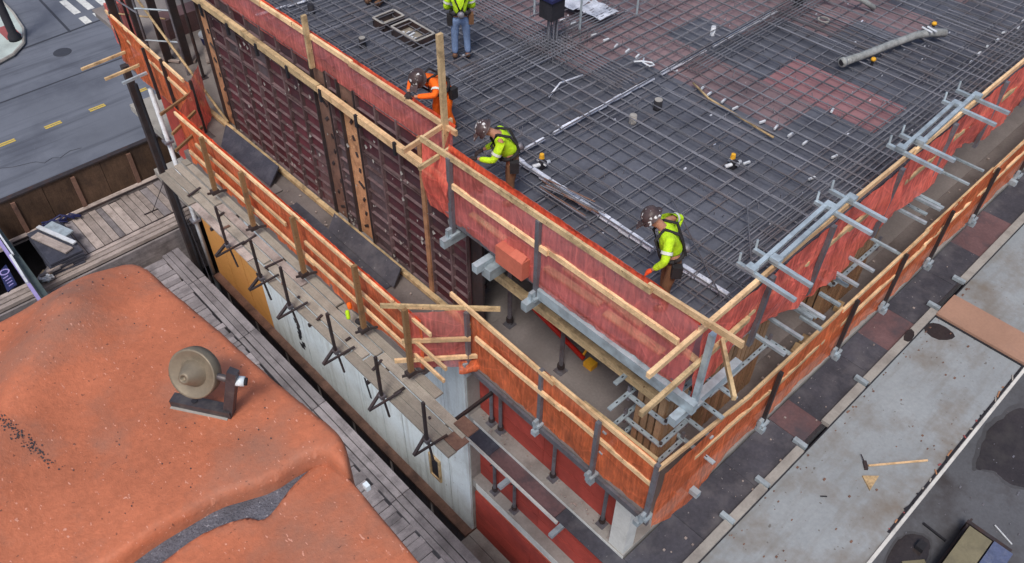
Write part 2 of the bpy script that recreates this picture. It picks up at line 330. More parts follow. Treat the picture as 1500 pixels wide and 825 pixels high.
sw = MB().prism([(7.55, 46), (7.4, 39.3), (7.2, 37.6), (6.75, 36.4), (6.1, 35.75), (5.2, 35.45), (3, 35.4), (-30, 35.4), (-30, 46)][::-1], -8.85, -8.66)
structure(sw.build('sidewalk', 'pave'))
kb = MB().tube([(7.57, 46, -8.7), (7.42, 39.3, -8.7), (7.22, 37.6, -8.7), (6.77, 36.4, -8.7), (6.12, 35.75, -8.7), (5.2, 35.43, -8.7), (3, 35.38, -8.7), (-30, 35.38, -8.7)], .07, 6)
structure(kb.build('kerb', 'conc'))
structure(MB().box(6.35, 6.95, 37.0, 38.3, -8.66, -8.652).build('tactile_paving', 'padred'))
lp = thing('street_lamp', 'thick dark lamp post standing on the pale street corner', 'lamp post')
MB().lathe([(.0, 0), (.26, 0), (.26, .15), (.17, .3), (.16, 5), (.13, 7.4), (0, 7.4)], 14, Matrix.Translation((6.62, 36.85, -8.66))).build('pole', 'black', lp, True)
MB().tube([(6.62, 36.85, -1.4), (6.3, 36.4, -1.05), (5.6, 35.4, -.9)], .07, 8).build('arm', 'black', lp, True)
MB().box(5.2, 5.75, 34.9, 35.5, -1.0, -.85).build('lamp_head', 'black', lp)
set_origin(lp, (6.62, 36.85, -8.66))

# retaining wall of timber lagging between street and yard
rw = thing('retaining_wall', 'brown timber lagging wall holding up the street edge', 'retaining wall')
for k in range(20):
    x = -5.4+k*1.0
    bar('lagging_board', 'lag', (x+.5, 26.68+jit(.015), -8.74), (x+.5, 26.68+jit(.015), -10.3), .985, .12, rw, up=(0, 1, 0))
    if k % 2 == 0: bar('pile', 'rustdark', (x, 26.6, -8.9), (x, 26.6, -10.3), .1, .14, rw)
bar('cap', 'dark', (-6, 26.68, -8.735), (15, 26.68, -8.735), .2, .06, rw)
set_origin(rw, (4, 26.68, -10.3))

# timber deck one (planks run along Y)
td = thing('timber_platform', 'weathered grey timber platform below the street wall', 'platform', 'timber platforms')
x = 3.2
while x < 8.55:
    w = random.uniform(.2, .3)
    bar('plank', random.choice(['greywood', 'greywood', 'bluegrey']), (x+w/2, 24.12+jit(.05), -10.22+jit(.012)), (x+w/2, 26.2+jit(.06), -10.22+jit(.012)), w-.022, .05, td)
    x += w
for i in range(3):
    y = 23.62+i*.19
    bar('edge_beam', 'greywood', (-3+jit(.4), y, -10.24+i*.03), (8.5, y, -10.24+i*.03), .17, .12, td)
bar('edge_beam', 'greywood', (-2, 26.34, -10.16), (8.6, 26.34, -10.16), .18, .14, td)
bar('back_board', 'greywood', (-2, 26.52, -10.2), (7.4, 26.52, -10.2), .16, .06, td)
bar('fascia', 'bluegrey', (-3, 23.5, -11.4), (7.2, 23.5, -11.4), .08, 2.1, td)
bar('steel_angle', 'dark', (2, 26.24, -10.1), (8.7, 26.24, -10.1), .05, .06, td)
bar('steel_angle', 'dark', (3.0, 24.06, -10.14), (7.6, 24.14, -10.12), .04, .05, td)
set_origin(td, (5, 25, -10.3))
b = bar('loose_bar', 'dark', (5.9, 24.75, -10.16), (6.4, 24.72, -10.16), .03, .03); tag(b, 'short dark steel bar lying on the grey timber platform', 'bar')
# timber walkway two (planks across X, edge boards along Y)
tw = thing('timber_walkway', 'long weathered grey timber walkway beside the white wall', 'walkway', 'timber platforms')
y = -3.0
while y < 22.2:
    w = random.uniform(.2, .32)
    bar('plank', 'bluegrey', (2.6, y+w/2, -10.24+jit(.015)), (5.33+jit(.05), y+w/2+jit(.01), -10.24+jit(.012)), w-(.012 if random.random() < .7 else .035), .05, tw)
    y += w
y = -3.0
while y < 22.2:
    L = random.uniform(2.6, 3.8)
    for i, xx in enumerate((5.44, 5.62, 5.84)):
        bar('edge_board', 'bluegrey', (xx+jit(.01), y+.01, -10.2+i*.02), (xx+jit(.01), min(y+L, 22.4)-.02, -10.2+i*.02+jit(.01)), (.14, .17, .22)[i], .06, tw)
    y += L
bar('fascia', 'bluegrey', (5.9, -3, -11.3), (5.9, 22.3, -11.3), .06, 2.0, tw)
set_origin(tw, (5, 10, -10.3))
# yard clutter at the far left
st = thing('board_stack', 'stack of dark grey sheets on the timber platform', 'sheet stack')
for k in range(5):
    bar('sheet', 'slate', (2.45+jit(.04), 24.85+jit(.04), -10.12+k*.1), (3.5+jit(.04), 24.8+jit(.04), -10.12+k*.1), 2.0, .07, st)
set_origin(st, (3, 24.9, -10.2))
for i, (p, q, w, m, lab) in enumerate([((2.62, 25.5, -9.62), (3.15, 24.0, -9.62), .3, 'greywood', 'grey plank lying across the dark sheet stack'),
        ((2.85, 25.75, -9.55), (3.42, 24.15, -9.55), .14, 'whitepipe', 'pale narrow plank on the dark sheet stack'),
        ((3.12, 25.75, -9.64), (3.45, 24.8, -9.64), .42, 'galv', 'pale metal sheet on the dark sheet stack')]):
    tag(bar('loose_plank', m, p, q, w, .05), lab, 'plank')
for i in range(7):
    a = Vector((2.0+jit(.3), 24.0+jit(.25), -10.05+i*.03)); an = random.uniform(-.4, .9)
    tag(bar('offcut', ['greywood', 'lumber2', 'bluegrey'][i % 3], a, a+Vector((math.cos(an)*random.uniform(.4, .9), math.sin(an)*.5, .02)), .12, .06), 'loose timber offcut in the scrap heap before the sheet stack', 'offcut', 'timber offcuts by the sheet stack')
rg = MB()
for k in range(9): rg.tube([(2.15+jit(.2), 23.75+jit(.16), -10.0+jit(.08)) for _ in range(4)], .05, 6)
tag(rg.build('plastic_scrap', 'whitepipe', None, True), 'crumpled white plastic sheeting at the end of the platform', 'plastic')
rr = MB()
for k in range(6): rr.tube([(3.0+jit(.5)+k*.12, 26.2+jit(.12), -10.05+jit(.05)), (3.4+jit(.4)+k*.1, 26.3+jit(.1), -9.95+jit(.05)), (3.9+jit(.4), 26.1+jit(.14), -10.05)], .035, 6)
tag(rr.build('bundled_straps', 'sign', None, True), 'tangled dark blue straps behind the sheet stack', 'straps')
# sign hung on the lilac trimmed building edge at the far left
nb = thing('site_hoarding', 'green grey hoarding edge with lilac trim at far left', 'hoarding')
bar('panel', 'greenmetal', (1.78, 26.4, -9.6), (1.72, 20.6, -9.6), .16, 1.2, nb)
bar('trim', 'purple', (1.62, 26.0, -8.82), (1.5, 20.8, -8.82), .1, .1, nb)
bar('white_strip', 'whitepipe', (1.72, 25.6, -8.78), (1.68, 23.9, -8.78), .05, .06, nb)
bar('white_strip', 'whitepipe', (1.6, 23.85, -8.74), (1.52, 22.3, -8.74), .07, .08, nb)
set_origin(nb, (1.7, 23, -10.2))
sg = thing('blue_sign', 'dark blue sign with pale ring and strokes beside lilac trim', 'sign')
sgp = MB().prism([(1.33, 23.2), (1.06, 23.0), (.94, 22.0), (1.26, 22.15)][::-1], -8.52, -8.48).build('board', 'sign', sg)
MB().lathe([(.1, 0), (.14, 0), (.14, .012), (.1, .012), (.1, 0)], 18, Matrix.Translation((1.18, 22.88, -8.478))).build('ring_mark', 'purple', sg)
for k in range(4):
    bar('stroke_mark', 'purple', (1.06+jit(.01), 22.62-k*.14, -8.474), (1.22+jit(.02), 22.66-k*.14, -8.474), .035, .008, sg)
set_origin(sg, (1.2, 22.5, -8.5))
tag(MB().box(-2, 1.3, 12, 22.4, -10.2, -10.0).build('grey_roof', 'greenmetal'), 'low flat grey green roof under the blue sign', 'roof')
tag(MB().tube([(6.15, 24.6, -10.1), (6.6, 22.8, -7.5), (5.9, 20.0, -10.05)], .012, 6).build('cable', 'black'), 'thin black cable slung down over the timber walkway', 'cable')

# ================================================================== BUILDING
bld = thing('concrete_building', 'multi storey concrete building under construction with red walls', 'building')
Z2, Z3, Z4, Z5 = -3.4, -6.8, -9.5, -12.05
FX, FY = 34, 26
MB().box(7.05, FX, 4.05, FY, Z2-.25, Z2).build('floor_slab', 'floor', bld)
MB().box(7.07, FX, 4.1, FY, Z3-.25, Z3).build('floor_slab', 'conc', bld)
MB().box(7.08, FX, 4.1, FY, Z4-.3, Z4).build('floor_slab', 'conc', bld)
MB().box(6.85, FX, 4.1, 8.74, Z5-.3, Z5).build('floor_slab', 'conc', bld)
for z in (Z3, Z4): MB().box(7.06, 7.075, 4.09, 8.6, z-.29, z-.02).build('slab_face', 'concside', bld)
# walls of red boards between floors, board by board
for z0, z1, xw in ((Z3, Z2-.28, 7.41), (Z4, Z3-.28, 7.36), (Z5, Z4-.62, 7.14)):
    n = max(4, round((z1-z0)/.5)); h = (z1-z0)/n
    for k in range(n):
        y = 4.5
        while y < 8.74:
            L = 2.2
            bar('red_board', 'redboard', (xw+jit(.006), y+.004, z0+(k+.5)*h), (xw+jit(.006), min(y+L, 8.74)-.004, z0+(k+.5)*h), .03, h-.018, bld); y += L
    MB().box(xw+.03, FX, 4.5, 4.6, z0, z1).build('inner_wall', 'redboard', bld)
    MB().box(xw+.022, xw+.05, 4.5, 8.74, z0, z1).build('batten_backing', 'box', bld)
for z0, z1 in ((Z3, Z2-.27), (Z4, Z3-.27), (Z5, Z4-.32)):
    MB().box(7.09, 7.4, 4.12, 4.5, z0, z1).build('column', 'concside', bld)
# slab soffit platforms left in place: dark plywood strips along the slab edges of level three and two
plat = thing('edge_platform', 'dark stained plywood strip along the lower slab edge with pale steel trim', 'platform')
y = 3.2; k = 0
while y < 8.6:
    L = (2.45, 2.05, 1.2, 1.2)[k % 4]
    bar('plywood_sheet', 'phenred' if k == 1 else ('phen' if k == 0 else 'slate'), (6.9, y+.006, Z3-.12), (6.9, min(y+L, 8.6)-.006, Z3-.12+jit(.008)), .36, .03, plat); y += L; k += 1
cols = ['phen', 'phen', 'phenred', 'phen', 'phen', 'phen', 'phen', 'phenred', 'phen', 'phen', 'phenred', 'phen']
x = 7.08; k = 0
bar('plywood_sheet', 'phen', (6.72, 3.62, Z3-.13), (7.07, 3.62, Z3-.13), .84, .03, plat)
for k, (xa, xb) in enumerate([(7.08, 8.6), (8.6, 10.4), (10.4, 12.1), (12.1, 12.9), (12.9, 15.0), (15.0, 16.0), (16.0, 17.3), (17.3, 19.4), (19.4, 21), (21, 23), (23, 25.2), (25.2, 27.6), (27.6, 30)]):
    bar('plywood_sheet', 'phenred' if k in (3, 6, 9) else 'phen', (xa+.006, 3.62, Z3-.12+jit(.01)), (xb-.006, 3.62, Z3-.12+jit(.01)), .9, .03, plat)
for y0, y1 in ((5.55, 8.6),): bar('edge_channel', 'concside', (6.68, y0, Z3-.14), (6.68, y1, Z3-.14), .05, .08, plat)
for y in (8.45, 5.45, 7.0): bar('bracket', 'galv', (6.38, y, Z3-.18), (6.95, y, Z3-.18), .11, .1, plat)
for xb in (9.3, 10.55, 12.0, 14.6, 18.2, 19.6): bar('bracket', 'galv', (xb, 3.02, Z3-.03), (xb, 3.34, Z3-.03), .11, .1, plat)
set_origin(plat, (7, 4, Z3-.2))
# level two edge: brown grey walkway boards on the table overhang
wk = thing('edge_walkway', 'grey plank walkway on steel outriggers around the second floor edge', 'walkway')
bar('walkway_board', 'walk', (6.7, 3.35, Z2-.06), (6.7, 8.2, Z2-.06), .7, .04, wk)
bar('walkway_board', 'walk', (6.36, 3.72, Z2-.04), (30, 3.72, Z2-.04), .66, .04, wk)
bar('edge_channel', 'steel', (6.33, 3.35, Z2-.16), (6.33, 8.0, Z2-.16), .06, .14, wk)
bar('edge_channel', 'steel', (6.4, 3.46, Z2-.2), (30, 3.46, Z2-.2), .06, .14, wk)
for y in (3.5, 4.55, 5.9, 7.75): bar('outrigger', 'galv', (6.2, y, Z2-.22), (7.05, y, Z2-.22), .11, .12, wk)
for x in (7.4, 9.3, 11.8, 13.6, 15.5, 17.6, 19.8, 22): bar('outrigger', 'galv', (x, 3.12, Z2-.25), (x, 4.05, Z2-.25), .11, .12, wk)
set_origin(wk, (6.7, 3.7, Z2-.2))

# --- wing with the white wall (X = 6.4 from Y = 8)
wing = thing('building_wing', 'lower wing with pale sheathed wall and orange board patch', 'building')
edges = [8.76, 9.58, 10.67, 11.55, 12.53, 13.52, 14.45, 15.43, 16.42, 17.5, 18.75]
def wallpiece(name, mat, a, b, z0, z1): bar(name, mat, (7.03+jit(.004), (a+b)/2, z0), (7.03+jit(.004), (a+b)/2, z1), b-a-.03, .06, wing, up=(1, 0, 0))
for a, b in zip(edges, edges[1:]): wallpiece('white_panel', 'white', a, b, -12.0, -3.85)
for a, b in zip([18.75, 19.9, 21.1], [19.9, 21.1, 22.4]):
    wallpiece('orange_board', 'osb', a, b, -12.0, -9.45); wallpiece('grey_board', 'conc', a, b, -9.44, -6.9); wallpiece('red_wall_board', 'redboard', a, b, -6.89, -3.85)
MB().box(7.06, 7.5, 8.75, 8.8, -12.0, -3.7).build('end_face', 'conc', wing)
MB().box(7.07, 9.5, 22.36, 22.4, -12.0, -3.7).build('far_wall', 'redboard', wing)
MB().box(6.74, 7.1, 8.76, 22.4, -12.1, -12.0).build('base_flange', 'rustdark', wing)
yy, z0, z1, w = 10.18, -10.95, -10.06, .33
fr = MB()
for (a, b, c, d) in ((yy-w/2-.06, yy-w/2, z0-.06, z1+.06), (yy+w/2, yy+w/2+.06, z0-.06, z1+.06), (yy-w/2, yy+w/2, z1, z1+.06), (yy-w/2, yy+w/2, z0-.06, z0)): fr.box(6.94, 7.0, a, b, c, d)
f = fr.build('window_frame', 'lumber2', wing)
MB().box(6.98, 6.997, yy-w/2, yy+w/2, z0, z1).build('opening', 'black', f)
tr = MB()
for k in range(7):
    yy = 16.81+jit(.09); zz = -9.98-k*.19
    tr.add([(6.992, yy-.13, zz), (6.992, yy+.11+jit(.05), zz-.07), (6.992, yy+.05, zz-.26), (6.992, yy-.11+jit(.06), zz-.22)], [(0, 1, 2, 3)])
stuff(tr.build('torn_hole', 'black', wing))
bar('slot', 'black', (6.99, 13.19, -9.48), (6.99, 13.03, -10.25), .02, .075, wing)
MB().box(5.62, 7.0, 8.3, 17.6, Z2-.3, Z2-.05).build('wing_floor', 'walk', wing)
MB().box(6.5, 7.0, 17.6, 22.6, Z2-.3, Z2-.05).build('wing_floor', 'walk', wing)
for k in range(3): bar('red_sheet', 'redboard', (5.85, 13.6+k*1.25, Z2-.04), (5.85, 14.8+k*1.25, Z2-.04), .42, .02, wing)
MB().box(7.0, FX, 8.2, FY, Z2-.045, Z2+.004).build('wing_floor_topping', 'floor', wing)
MB().box(7.062, 7.09, 8.8, 22.3, -12.0, -3.85).build('backing', 'dark', wing)
set_origin(wing, (7.0, 14, -12.0))
# dark shoring fence under the wing
sf = thing('shoring_fence', 'dark plank shoring with pale posts below the white wall', 'shoring')
y = -2.0
while y < 22.4:
    bar('shoring_plank', 'dark', (6.94, y+.135, -13.6), (6.94, y+.135, -12.11), .05, .255, sf, up=(0, 1, 0))
    y += .27
for k in range(13): bar('shoring_post', 'greywood', (6.87, -1.0+k*1.9, -13.3), (6.87, -1.0+k*1.9, -12.11), .04, .05, sf)
set_origin(sf, (6.94, 9, -13.2))
MB().box(6.5, 6.84, -3, 8.74, -12.2, -12.06).build('base_ledge', 'conc', bld)
set_origin(bld, (7.05, 4.05, -13))
# white corner pipe of the wing and its dark companions
wp = thing('corner_pipe', 'tall white pipe standing at the far corner of the wing', 'pipe')
MB().tube([(6.84, 22.55, -13.1), (6.84, 22.55, -4.5)], .07, 10).build('pipe_run', 'whitepipe', wp, True)
for z in (-6.4, -9.6): MB().box(6.7, 6.98, 22.42, 22.7, z, z+.08).build('clamp', 'steel', wp)
MB().tube([(6.6, 22.9, -4.4), (6.6, 22.9, -13)], .05, 8).build('dark_pipe', 'black', wp)
set_origin(wp, (6.84, 22.55, -13.1))
tag(MB().box(6.46, 6.66, 23.1, 23.3, -13.2, -3.9).build('far_pier', 'dark'), 'dark square pier behind the tall white pipe', 'pier')

# --- scaffold boards hung below the wing railing
sb = thing('scaffold_walkway', 'worn pale scaffold boards hung along the white wall', 'scaffold')
y = 6.7
bx = [4.92, 5.13, 5.34, 5.55]
for i, xx in enumerate(bx):
    y = 6.6+[0, .25, .1, 1.1][i]
    while y < 17.5:
        L = random.choice([2.6, 3.2, 3.6]); e = min(y+L, 17.6)
        bar('scaffold_board', 'board' if random.random() < .8 else 'greywood', (xx+jit(.012), y+.02, -3.78+i*.03+jit(.012)), (xx+jit(.012), e-.03, -3.78+i*.03+jit(.02)), .185+jit(.012), .045, sb); y = e
for y in (7.2, 9.0, 11, 13, 15): bar('ledger', 'dark', (4.8, y, -3.85), (6.4, y, -3.85), .05, .08, sb)
bar('end_panel', 'rustdark', (5.15, 6.95, -3.72), (5.15, 6.6, -3.72), .3, .03, sb)
bar('end_panel', 'rustdark', (5.45, 7.05, -3.66), (5.45, 6.65, -3.66), .26, .03, sb)
for k in range(12):
    yy = 7.4+k*.8+jit(.3); bar('cleat', random.choice(['dark', 'dark', 'rustdark']), (5.0+jit(.1), yy, -3.7), (5.12+jit(.2)+.1, yy+jit(.1), -3.69), .05, .03, sb)
set_origin(sb, (5.2, 12, -3.8))
for k, y in enumerate((12.6, 11.5, 9.87, 8.39, 7.07, 14.0)):
    br = thing('scaffold_bracket', ('fifth', 'fourth', 'third', 'second', 'nearest', 'farthest')[k]+' dark steel bracket with upright and V arms along the scaffold boards', 'bracket', 'brackets along the scaffold boards')
    x = 4.72
    bar('upright', 'dark', (x, y, -3.62), (x+jit(.03), y+jit(.03), -2.5), .05, .05, br)
    bar('arm', 'dark', (x+.08, y+.12, -3.62), (x-.32, y-.02, -3.72), .05, .06, br)
    bar('brace', 'dark', (x-.32, y-.02, -3.74), (x+.34, y-.16, -3.6), .035, .04, br)
    bar('brace', 'dark', (x+.03, y+.02, -3.62), (x+.08, y-.02, -4.3), .035, .035, br)
    MB().box(x-.04, x+.06, y-.05, y+.05, -3.66, -3.58).build('knuckle', 'steel', br)
    set_origin(br, (x, y, -3.7))

# ================================================================== WALL FORMWORK (X = 7.0, Y 8.85 .. 18)
wf = thing('wall_formwork', 'tall dark maroon gang formwork panels along the upper wall', 'formwork')
ys = []; y = 8.97
fillers = {11.6: ('rust', .66), 12.55: ('rustdark', .5)}
lay = [(8.5, 8.97, 'p'), (8.97, 9.58, 'p'), (9.58, 9.70, 'post'), (9.70, 10.33, 'p'), (10.33, 10.96, 'p'), (10.96, 11.58, 'p'), (11.58, 12.16, 'rust'), (12.16, 12.5, 'p'), (12.5, 13.05, 'rustdark'),
       (13.05, 13.66, 'p'), (13.66, 14.27, 'p'), (14.27, 14.88, 'p'), (14.88, 15.49, 'p'), (15.49, 16.1, 'p'), (16.1, 16.71, 'p'), (16.71, 17.32, 'p'), (17.32, 17.85, 'rust')]
ZB, ZT = Z2+.06, .45
for a, b, kd in lay:
    if kd == 'post':
        bar('filler_post', 'rust', (7.0, (a+b)/2, ZB), (7.0, (a+b)/2, ZT), b-a-.01, .1, wf, up=(1, 0, 0)); continue
    if kd in ('rust', 'rustdark'):
        bar('filler_plate', 'chip' if kd == 'rust' and a < 13 else kd, (7.05, (a+b)/2, ZB), (7.05, (a+b)/2, -.3), b-a-.03, .04, wf, up=(1, 0, 0))
        bar('filler_plate', 'rustdark', (7.05, (a+b)/2, -.29), (7.05, (a+b)/2, ZT-.03+jit(.05)), b-a-.03, .04, wf, up=(1, 0, 0))
        for yy in (a+.02, b-.02): bar('edge_steel', 'dark', (7.01, yy, ZB), (7.01, yy, ZT), .035, .1, wf, up=(1, 0, 0))
        for q in range(9): bar('stain_lug', 'dark', (7.02, (a+b)/2+jit(.12), ZB+.25+q*.38), (7.02, (a+b)/2+jit(.12), ZB+.25+q*.38+.1), .06, .02, wf, up=(1, 0, 0))
        continue
    for z0, z1 in ((ZB, -.92), (-.9, ZT)):
        pn = bar('formwork_panel', 'panelgrey' if random.random() < (.45 if z0 != ZB else .22) else 'maroon', (7.065, (a+b)/2, z0), (7.065, (a+b)/2, z1), b-a, .02, wf, up=(1, 0, 0))
        for yy in (a+.013, b-.013): bar('side_rail', 'panelsteel', (7.02, yy, z0), (7.02, yy, z1), .022, .075, wf, up=(1, 0, 0))
        n = 8 if z0 == ZB else 4
        for q in range(n+1):
            zz = z0+.02+(z1-z0-.04)*q/n
            c = bar('crossbar', 'panelsteel', (7.02, a+.03, zz), (7.02, b-.03, zz), .06, .016, wf)
spl = MB()
for k in range(150):
    yy, zz = random.uniform(8.9, 17.4), ZB+random.random()**1.3*3.4; w_ = random.choice([.015, .02, .03, .05]); xx = 6.975
    spl.add([(xx, yy-w_*(1+jit(.4)), zz), (xx-.01, yy, zz-w_*1.2), (xx, yy+w_*(.8+jit(.3)), zz+jit(.01)), (xx-.006, yy+jit(.01), zz+w_)], [(0, 1, 2, 3)])
stuff(spl.build('concrete_splatter', 'conc', wf))
bar('scraped_patch', 'phenred', (7.05, 13.35, -3.3), (7.05, 13.35, -1.9), .42, .012, wf, up=(1, 0, 0))
bar('top_plate', 'rustdark', (7.09, 8.4, ZT+.02), (7.09, 17.85, ZT+.02), .14, .03, wf)
set_origin(wf, (7.05, 13, ZB))
wl_ = thing('timber_waler', 'long pale timber waler clamped across the top of the maroon formwork', 'beam')
for y0, y1, m, dz in ((8.78, 12.6, 'lumber', 0), (12.62, 15.3, 'lumber2', .02), (15.3, 18.2, 'lumber2', .03)):
    bar('waler_timber', m, (6.86, y0, .0+dz+.07*(y0-8.78)/4), (6.86, y1, .08+dz+.07*(y1-12.6)/6), .1, .15, wl_)
for k in range(8): bar('clamp', 'black', (6.8, 9.0+k*1.16, -.12), (6.8, 9.0+k*1.16, .15), .06, .05, wl_)
set_origin(wl_, (6.86, 13, .1))
tag(bar('base_sill', 'lumber2', (6.9, 8.4, Z2+.05), (6.9, 20, Z2+.05), .1, .1), 'worn timber sill along the foot of the maroon formwork', 'beam')
tag(bar('formwork_end', 'dark', (7.12, 8.36, ZB), (7.12, 8.36, ZT), .3, .05, up=(1, 0, 0)), 'dark steel end plate closing the maroon formwork', 'plate')
tray = [((6.33, 17.0), (6.36, 14.83), (6.79, 15.05), (6.75, 17.4), 'plain'), ((6.5, 12.65), (6.46, 10.27), (6.79, 10.41), (6.78, 12.77), 'scuffed')]
for p in tray:
    z = [Z2+.06, Z2+.06, Z2+.3, Z2+.3]
    vs = [(x, y, zz) for (x, y), zz in zip(p[:4], z)]; vs2 = [(x+.02, y, zz-.03) for x, y, zz in vs]
    o = MB().add(vs+vs2, [(0, 1, 2, 3), (7, 6, 5, 4), (0, 4, 5, 1), (1, 5, 6, 2), (2, 6, 7, 3), (3, 7, 4, 0)]).build('membrane_sheet', 'slate' if p[4] == 'plain' else 'phen')
    tag(o, p[4]+' dark slate sheet leaning at the foot of the formwork wall', 'sheet')
for y0, y1 in ((14.6, 16.8), (10.4, 14.0)):
    tag(bar('walkway_mat', 'phen' if y0 < 12 else 'floor', (6.3, y0, Z2-.02), (6.3, y1, Z2-.02), .5, .02), 'grey mat on the walkway %s' % ('below the plain slate sheet' if y0 > 12 else 'beside the scuffed slate sheet'), 'mat')

# ================================================================== TOP DECK
dk = thing('slab_formwork', 'wide top deck of dark and red plywood form sheets', 'formwork')
def region(x, y):
    if 13.7 < x < 15.2 and 5.7 < y < 8.3: return 'redply'
    if x > 11.4 and y > 8.45: return 'brownply'
    if x > 16.3 and y > 6.3: return 'brownply'
    if 12.4 < x < 13.7 and y > 7.0: return 'brownply'
    if x < 7.45: return 'redply'
    return 'deckdark'
x = 7.46; i = 0
while x < 27:
    y = 3.42; 
    if i % 2: bar('plywood_sheet', region(x+.6, y+.5), (x+.003, y+.61, -.02), (x+1.217, y+.61, -.02), 1.217, .036, dk); y += 1.22
    while y < 23:
        cx, cy = x+.61, y+1.22
        if not (cy > 12.9+ (27-cx)*.0 + max(0, 8-cx) and cx > 12) and not (cx > 22 and cy < 6) and not (x < 7.0):
            m = region(cx, cy)
            bar('plywood_sheet', m, (cx, y+.003, -.02+jit(.002)), (cx, y+2.437, -.02+jit(.002)), 1.217, .036, dk)
        else: bar('plywood_sheet', region(cx, cy), (cx, y+.003, -.02), (cx, y+2.437, -.02), 1.217, .036, dk)
        y += 2.44
    x += 1.22; i += 1
for k in range(3):
    y0 = 3.42+k*1.7
    bar('red_sheet', 'redply', (6.92, y0+.003, -.03), (6.92, min(y0+1.7, 8.35)-.003, -.03), 1.06, .036, dk)
for k in range(9):
    y0 = 8.4+k*1.22
    bar('edge_sheet', 'deckdark', (7.28, y0, -.03), (7.28, y0+1.215, -.03), .34, .036, dk)
bar('edge_beam', 'galv', (6.37, 3.1, -.24), (6.37, 6.1, -.24), .1, .2, dk)
bar('edge_beam', 'steel', (6.42, 6.15, -.14), (6.42, 8.2, -.14), .06, .12, dk)
bar('edge_beam', 'steel', (6.5, 3.52, -.16), (27, 3.52, -.16), .08, .2, dk)
for y in (8.05, 7.25, 6.12, 3.25): bar('beam_end', 'galv', (6.1, y, -.42), (7.6, y, -.42), .12, .16, dk)
for y in (7.25,): bar('prop_head', 'galv', (6.25, y-.1, -.55), (6.75, y-.1, -.55), .2, .2, dk)
bar('stringer', 'lumber2', (6.75, 3.9, -1.12), (6.75, 7.75, -1.12), .1, .16, dk)
for x in range(8, 27, 2): bar('joist', 'lumber2', (x, 3.5, -.25), (x, 20, -.25), .1, .2, dk)
set_origin(dk, (7, 4, -.1))

# two box-outs
def boxout(x0, x1, y0, y1, lab):
    t = thing('box_out', lab, 'box', 'box outs on the deck')
    for a, b in (((x0, y0), (x1, y0)), ((x1, y0), (x1, y1)), ((x1, y1), (x0, y1)), ((x0, y1), (x0, y0))):
        bar('side_board', 'dark', (*a, .08), (*b, .08), .04, .2, t); bar('rim', 'conc', (*a, .185), (*b, .185), .045, .012, t)
    MB().box(x0, x1, y0, y1, -.001, .01).build('bottom', 'board', t); set_origin(t, ((x0+x1)/2, (y0+y1)/2, 0)); return t
b1 = boxout(9.2, 9.75, 13.66, 14.02, 'smaller empty wooden box out set in the rebar')
b2 = boxout(9.26, 9.74, 12.62, 13.46, 'larger wooden box out with pale scraps inside')
for k in range(5): bar('scrap', 'whitepipe', (9.4+jit(.1), 12.9+k*.1, .03), (9.55+jit(.1), 12.95+k*.1, .03), .05, .02, b2)

# rebar mat : every bar its own part
rm = thing('rebar_mat', 'tied grid of grey reinforcing bars covering the deck', 'rebar')
NB = 0
def rb(p, q, r=.0122):
    global NB; NB += 1
    rod('rebar', 'rebar', p, q, r, rm)
def xend(y): return 23.5 if y < 9 else 22 - (y-9)*.75
def yend(x): return max(5.0, 20.5 - max(0, x-8.6)*.62)
y = 3.75
while y < 17:
    xa = 7.42+jit(.06); xe = xend(y)
    rb((xa, y+jit(.02), .045), (xe, y+jit(.02), .045+jit(.006))); y += .305
x = 7.55
while x < 21.5:
    rb((x+jit(.02), 3.62+jit(.06), .068), (x+jit(.02), yend(x), .068)); x += .305
# upper layer
y = 3.9
while y < 16:
    if y > 8.3 or y < 5: rb((7.45+jit(.1), y+jit(.04), .15), (xend(y)-1, y+jit(.04), .15))
    y += .305
x = 7.7
while x < 20:
    rb((x+jit(.03), 3.7+jit(.1), .17), (x+jit(.03), yend(x)-.5 if (x < 10.5 or x > 15) else 8.2+jit(.5), .17)); x += (.305 if x < 8.6 or 10 < x < 12.2 else .61)
# column strip bundles
for k in range(9): rb((10.9+k*.09, 8.6, .2), (10.9+k*.09, 14.5, .2), .012)
for k in range(10): rb((9.0, 10.3+k*.09, .19), (13.4, 10.3+k*.09, .19), .012)
for k in range(9): rb((15.4+k*.17, 5.9, .14), (15.4+k*.17, 8.3+jit(.2), .14), .012)
for k in range(7): rb((12.6, 8.05-k*.08+.4, .2), (20, 8.05-k*.08+.4, .2), .012)
for k in range(9): rb((8.4, 3.72+k*.09, .17), (21, 3.72+k*.1, .17), .012)
for k in range(14): rb((7.42, 4.6+k*.9, .1), (10.5+jit(2), 4.6+k*.9+jit(.05), .1))
for k in range(12): rb((15.8+k*.28, 3.7, .12), (15.8+k*.28, 5.9, .12), .012)
# starter bars at the right edge and hooked ends
for k in range(24):
    xx = 8.3+k*.55+jit(.1); yy = 3.62+jit(.06)
    rb((xx, yy, .0), (xx+jit(.04), yy+jit(.04), random.uniform(.3, .62)), .011)
rb((7.9, 3.9, .2), (9.2, 5.9, .2)); rb((8.75, 4.0, .25), (9.9, 4.9, .25))
ts = MB()
for k in range(420):
    xx, yy = random.uniform(7.5, 19), random.uniform(3.8, 14)
    ts.tube([(xx, yy, .03), (xx+jit(.05), yy+jit(.05), .1+random.random()*.05)], .007, 4)
stuff(ts.build('wire_tie', 'rebar', rm))
set_origin(rm, (8, 5, 0))
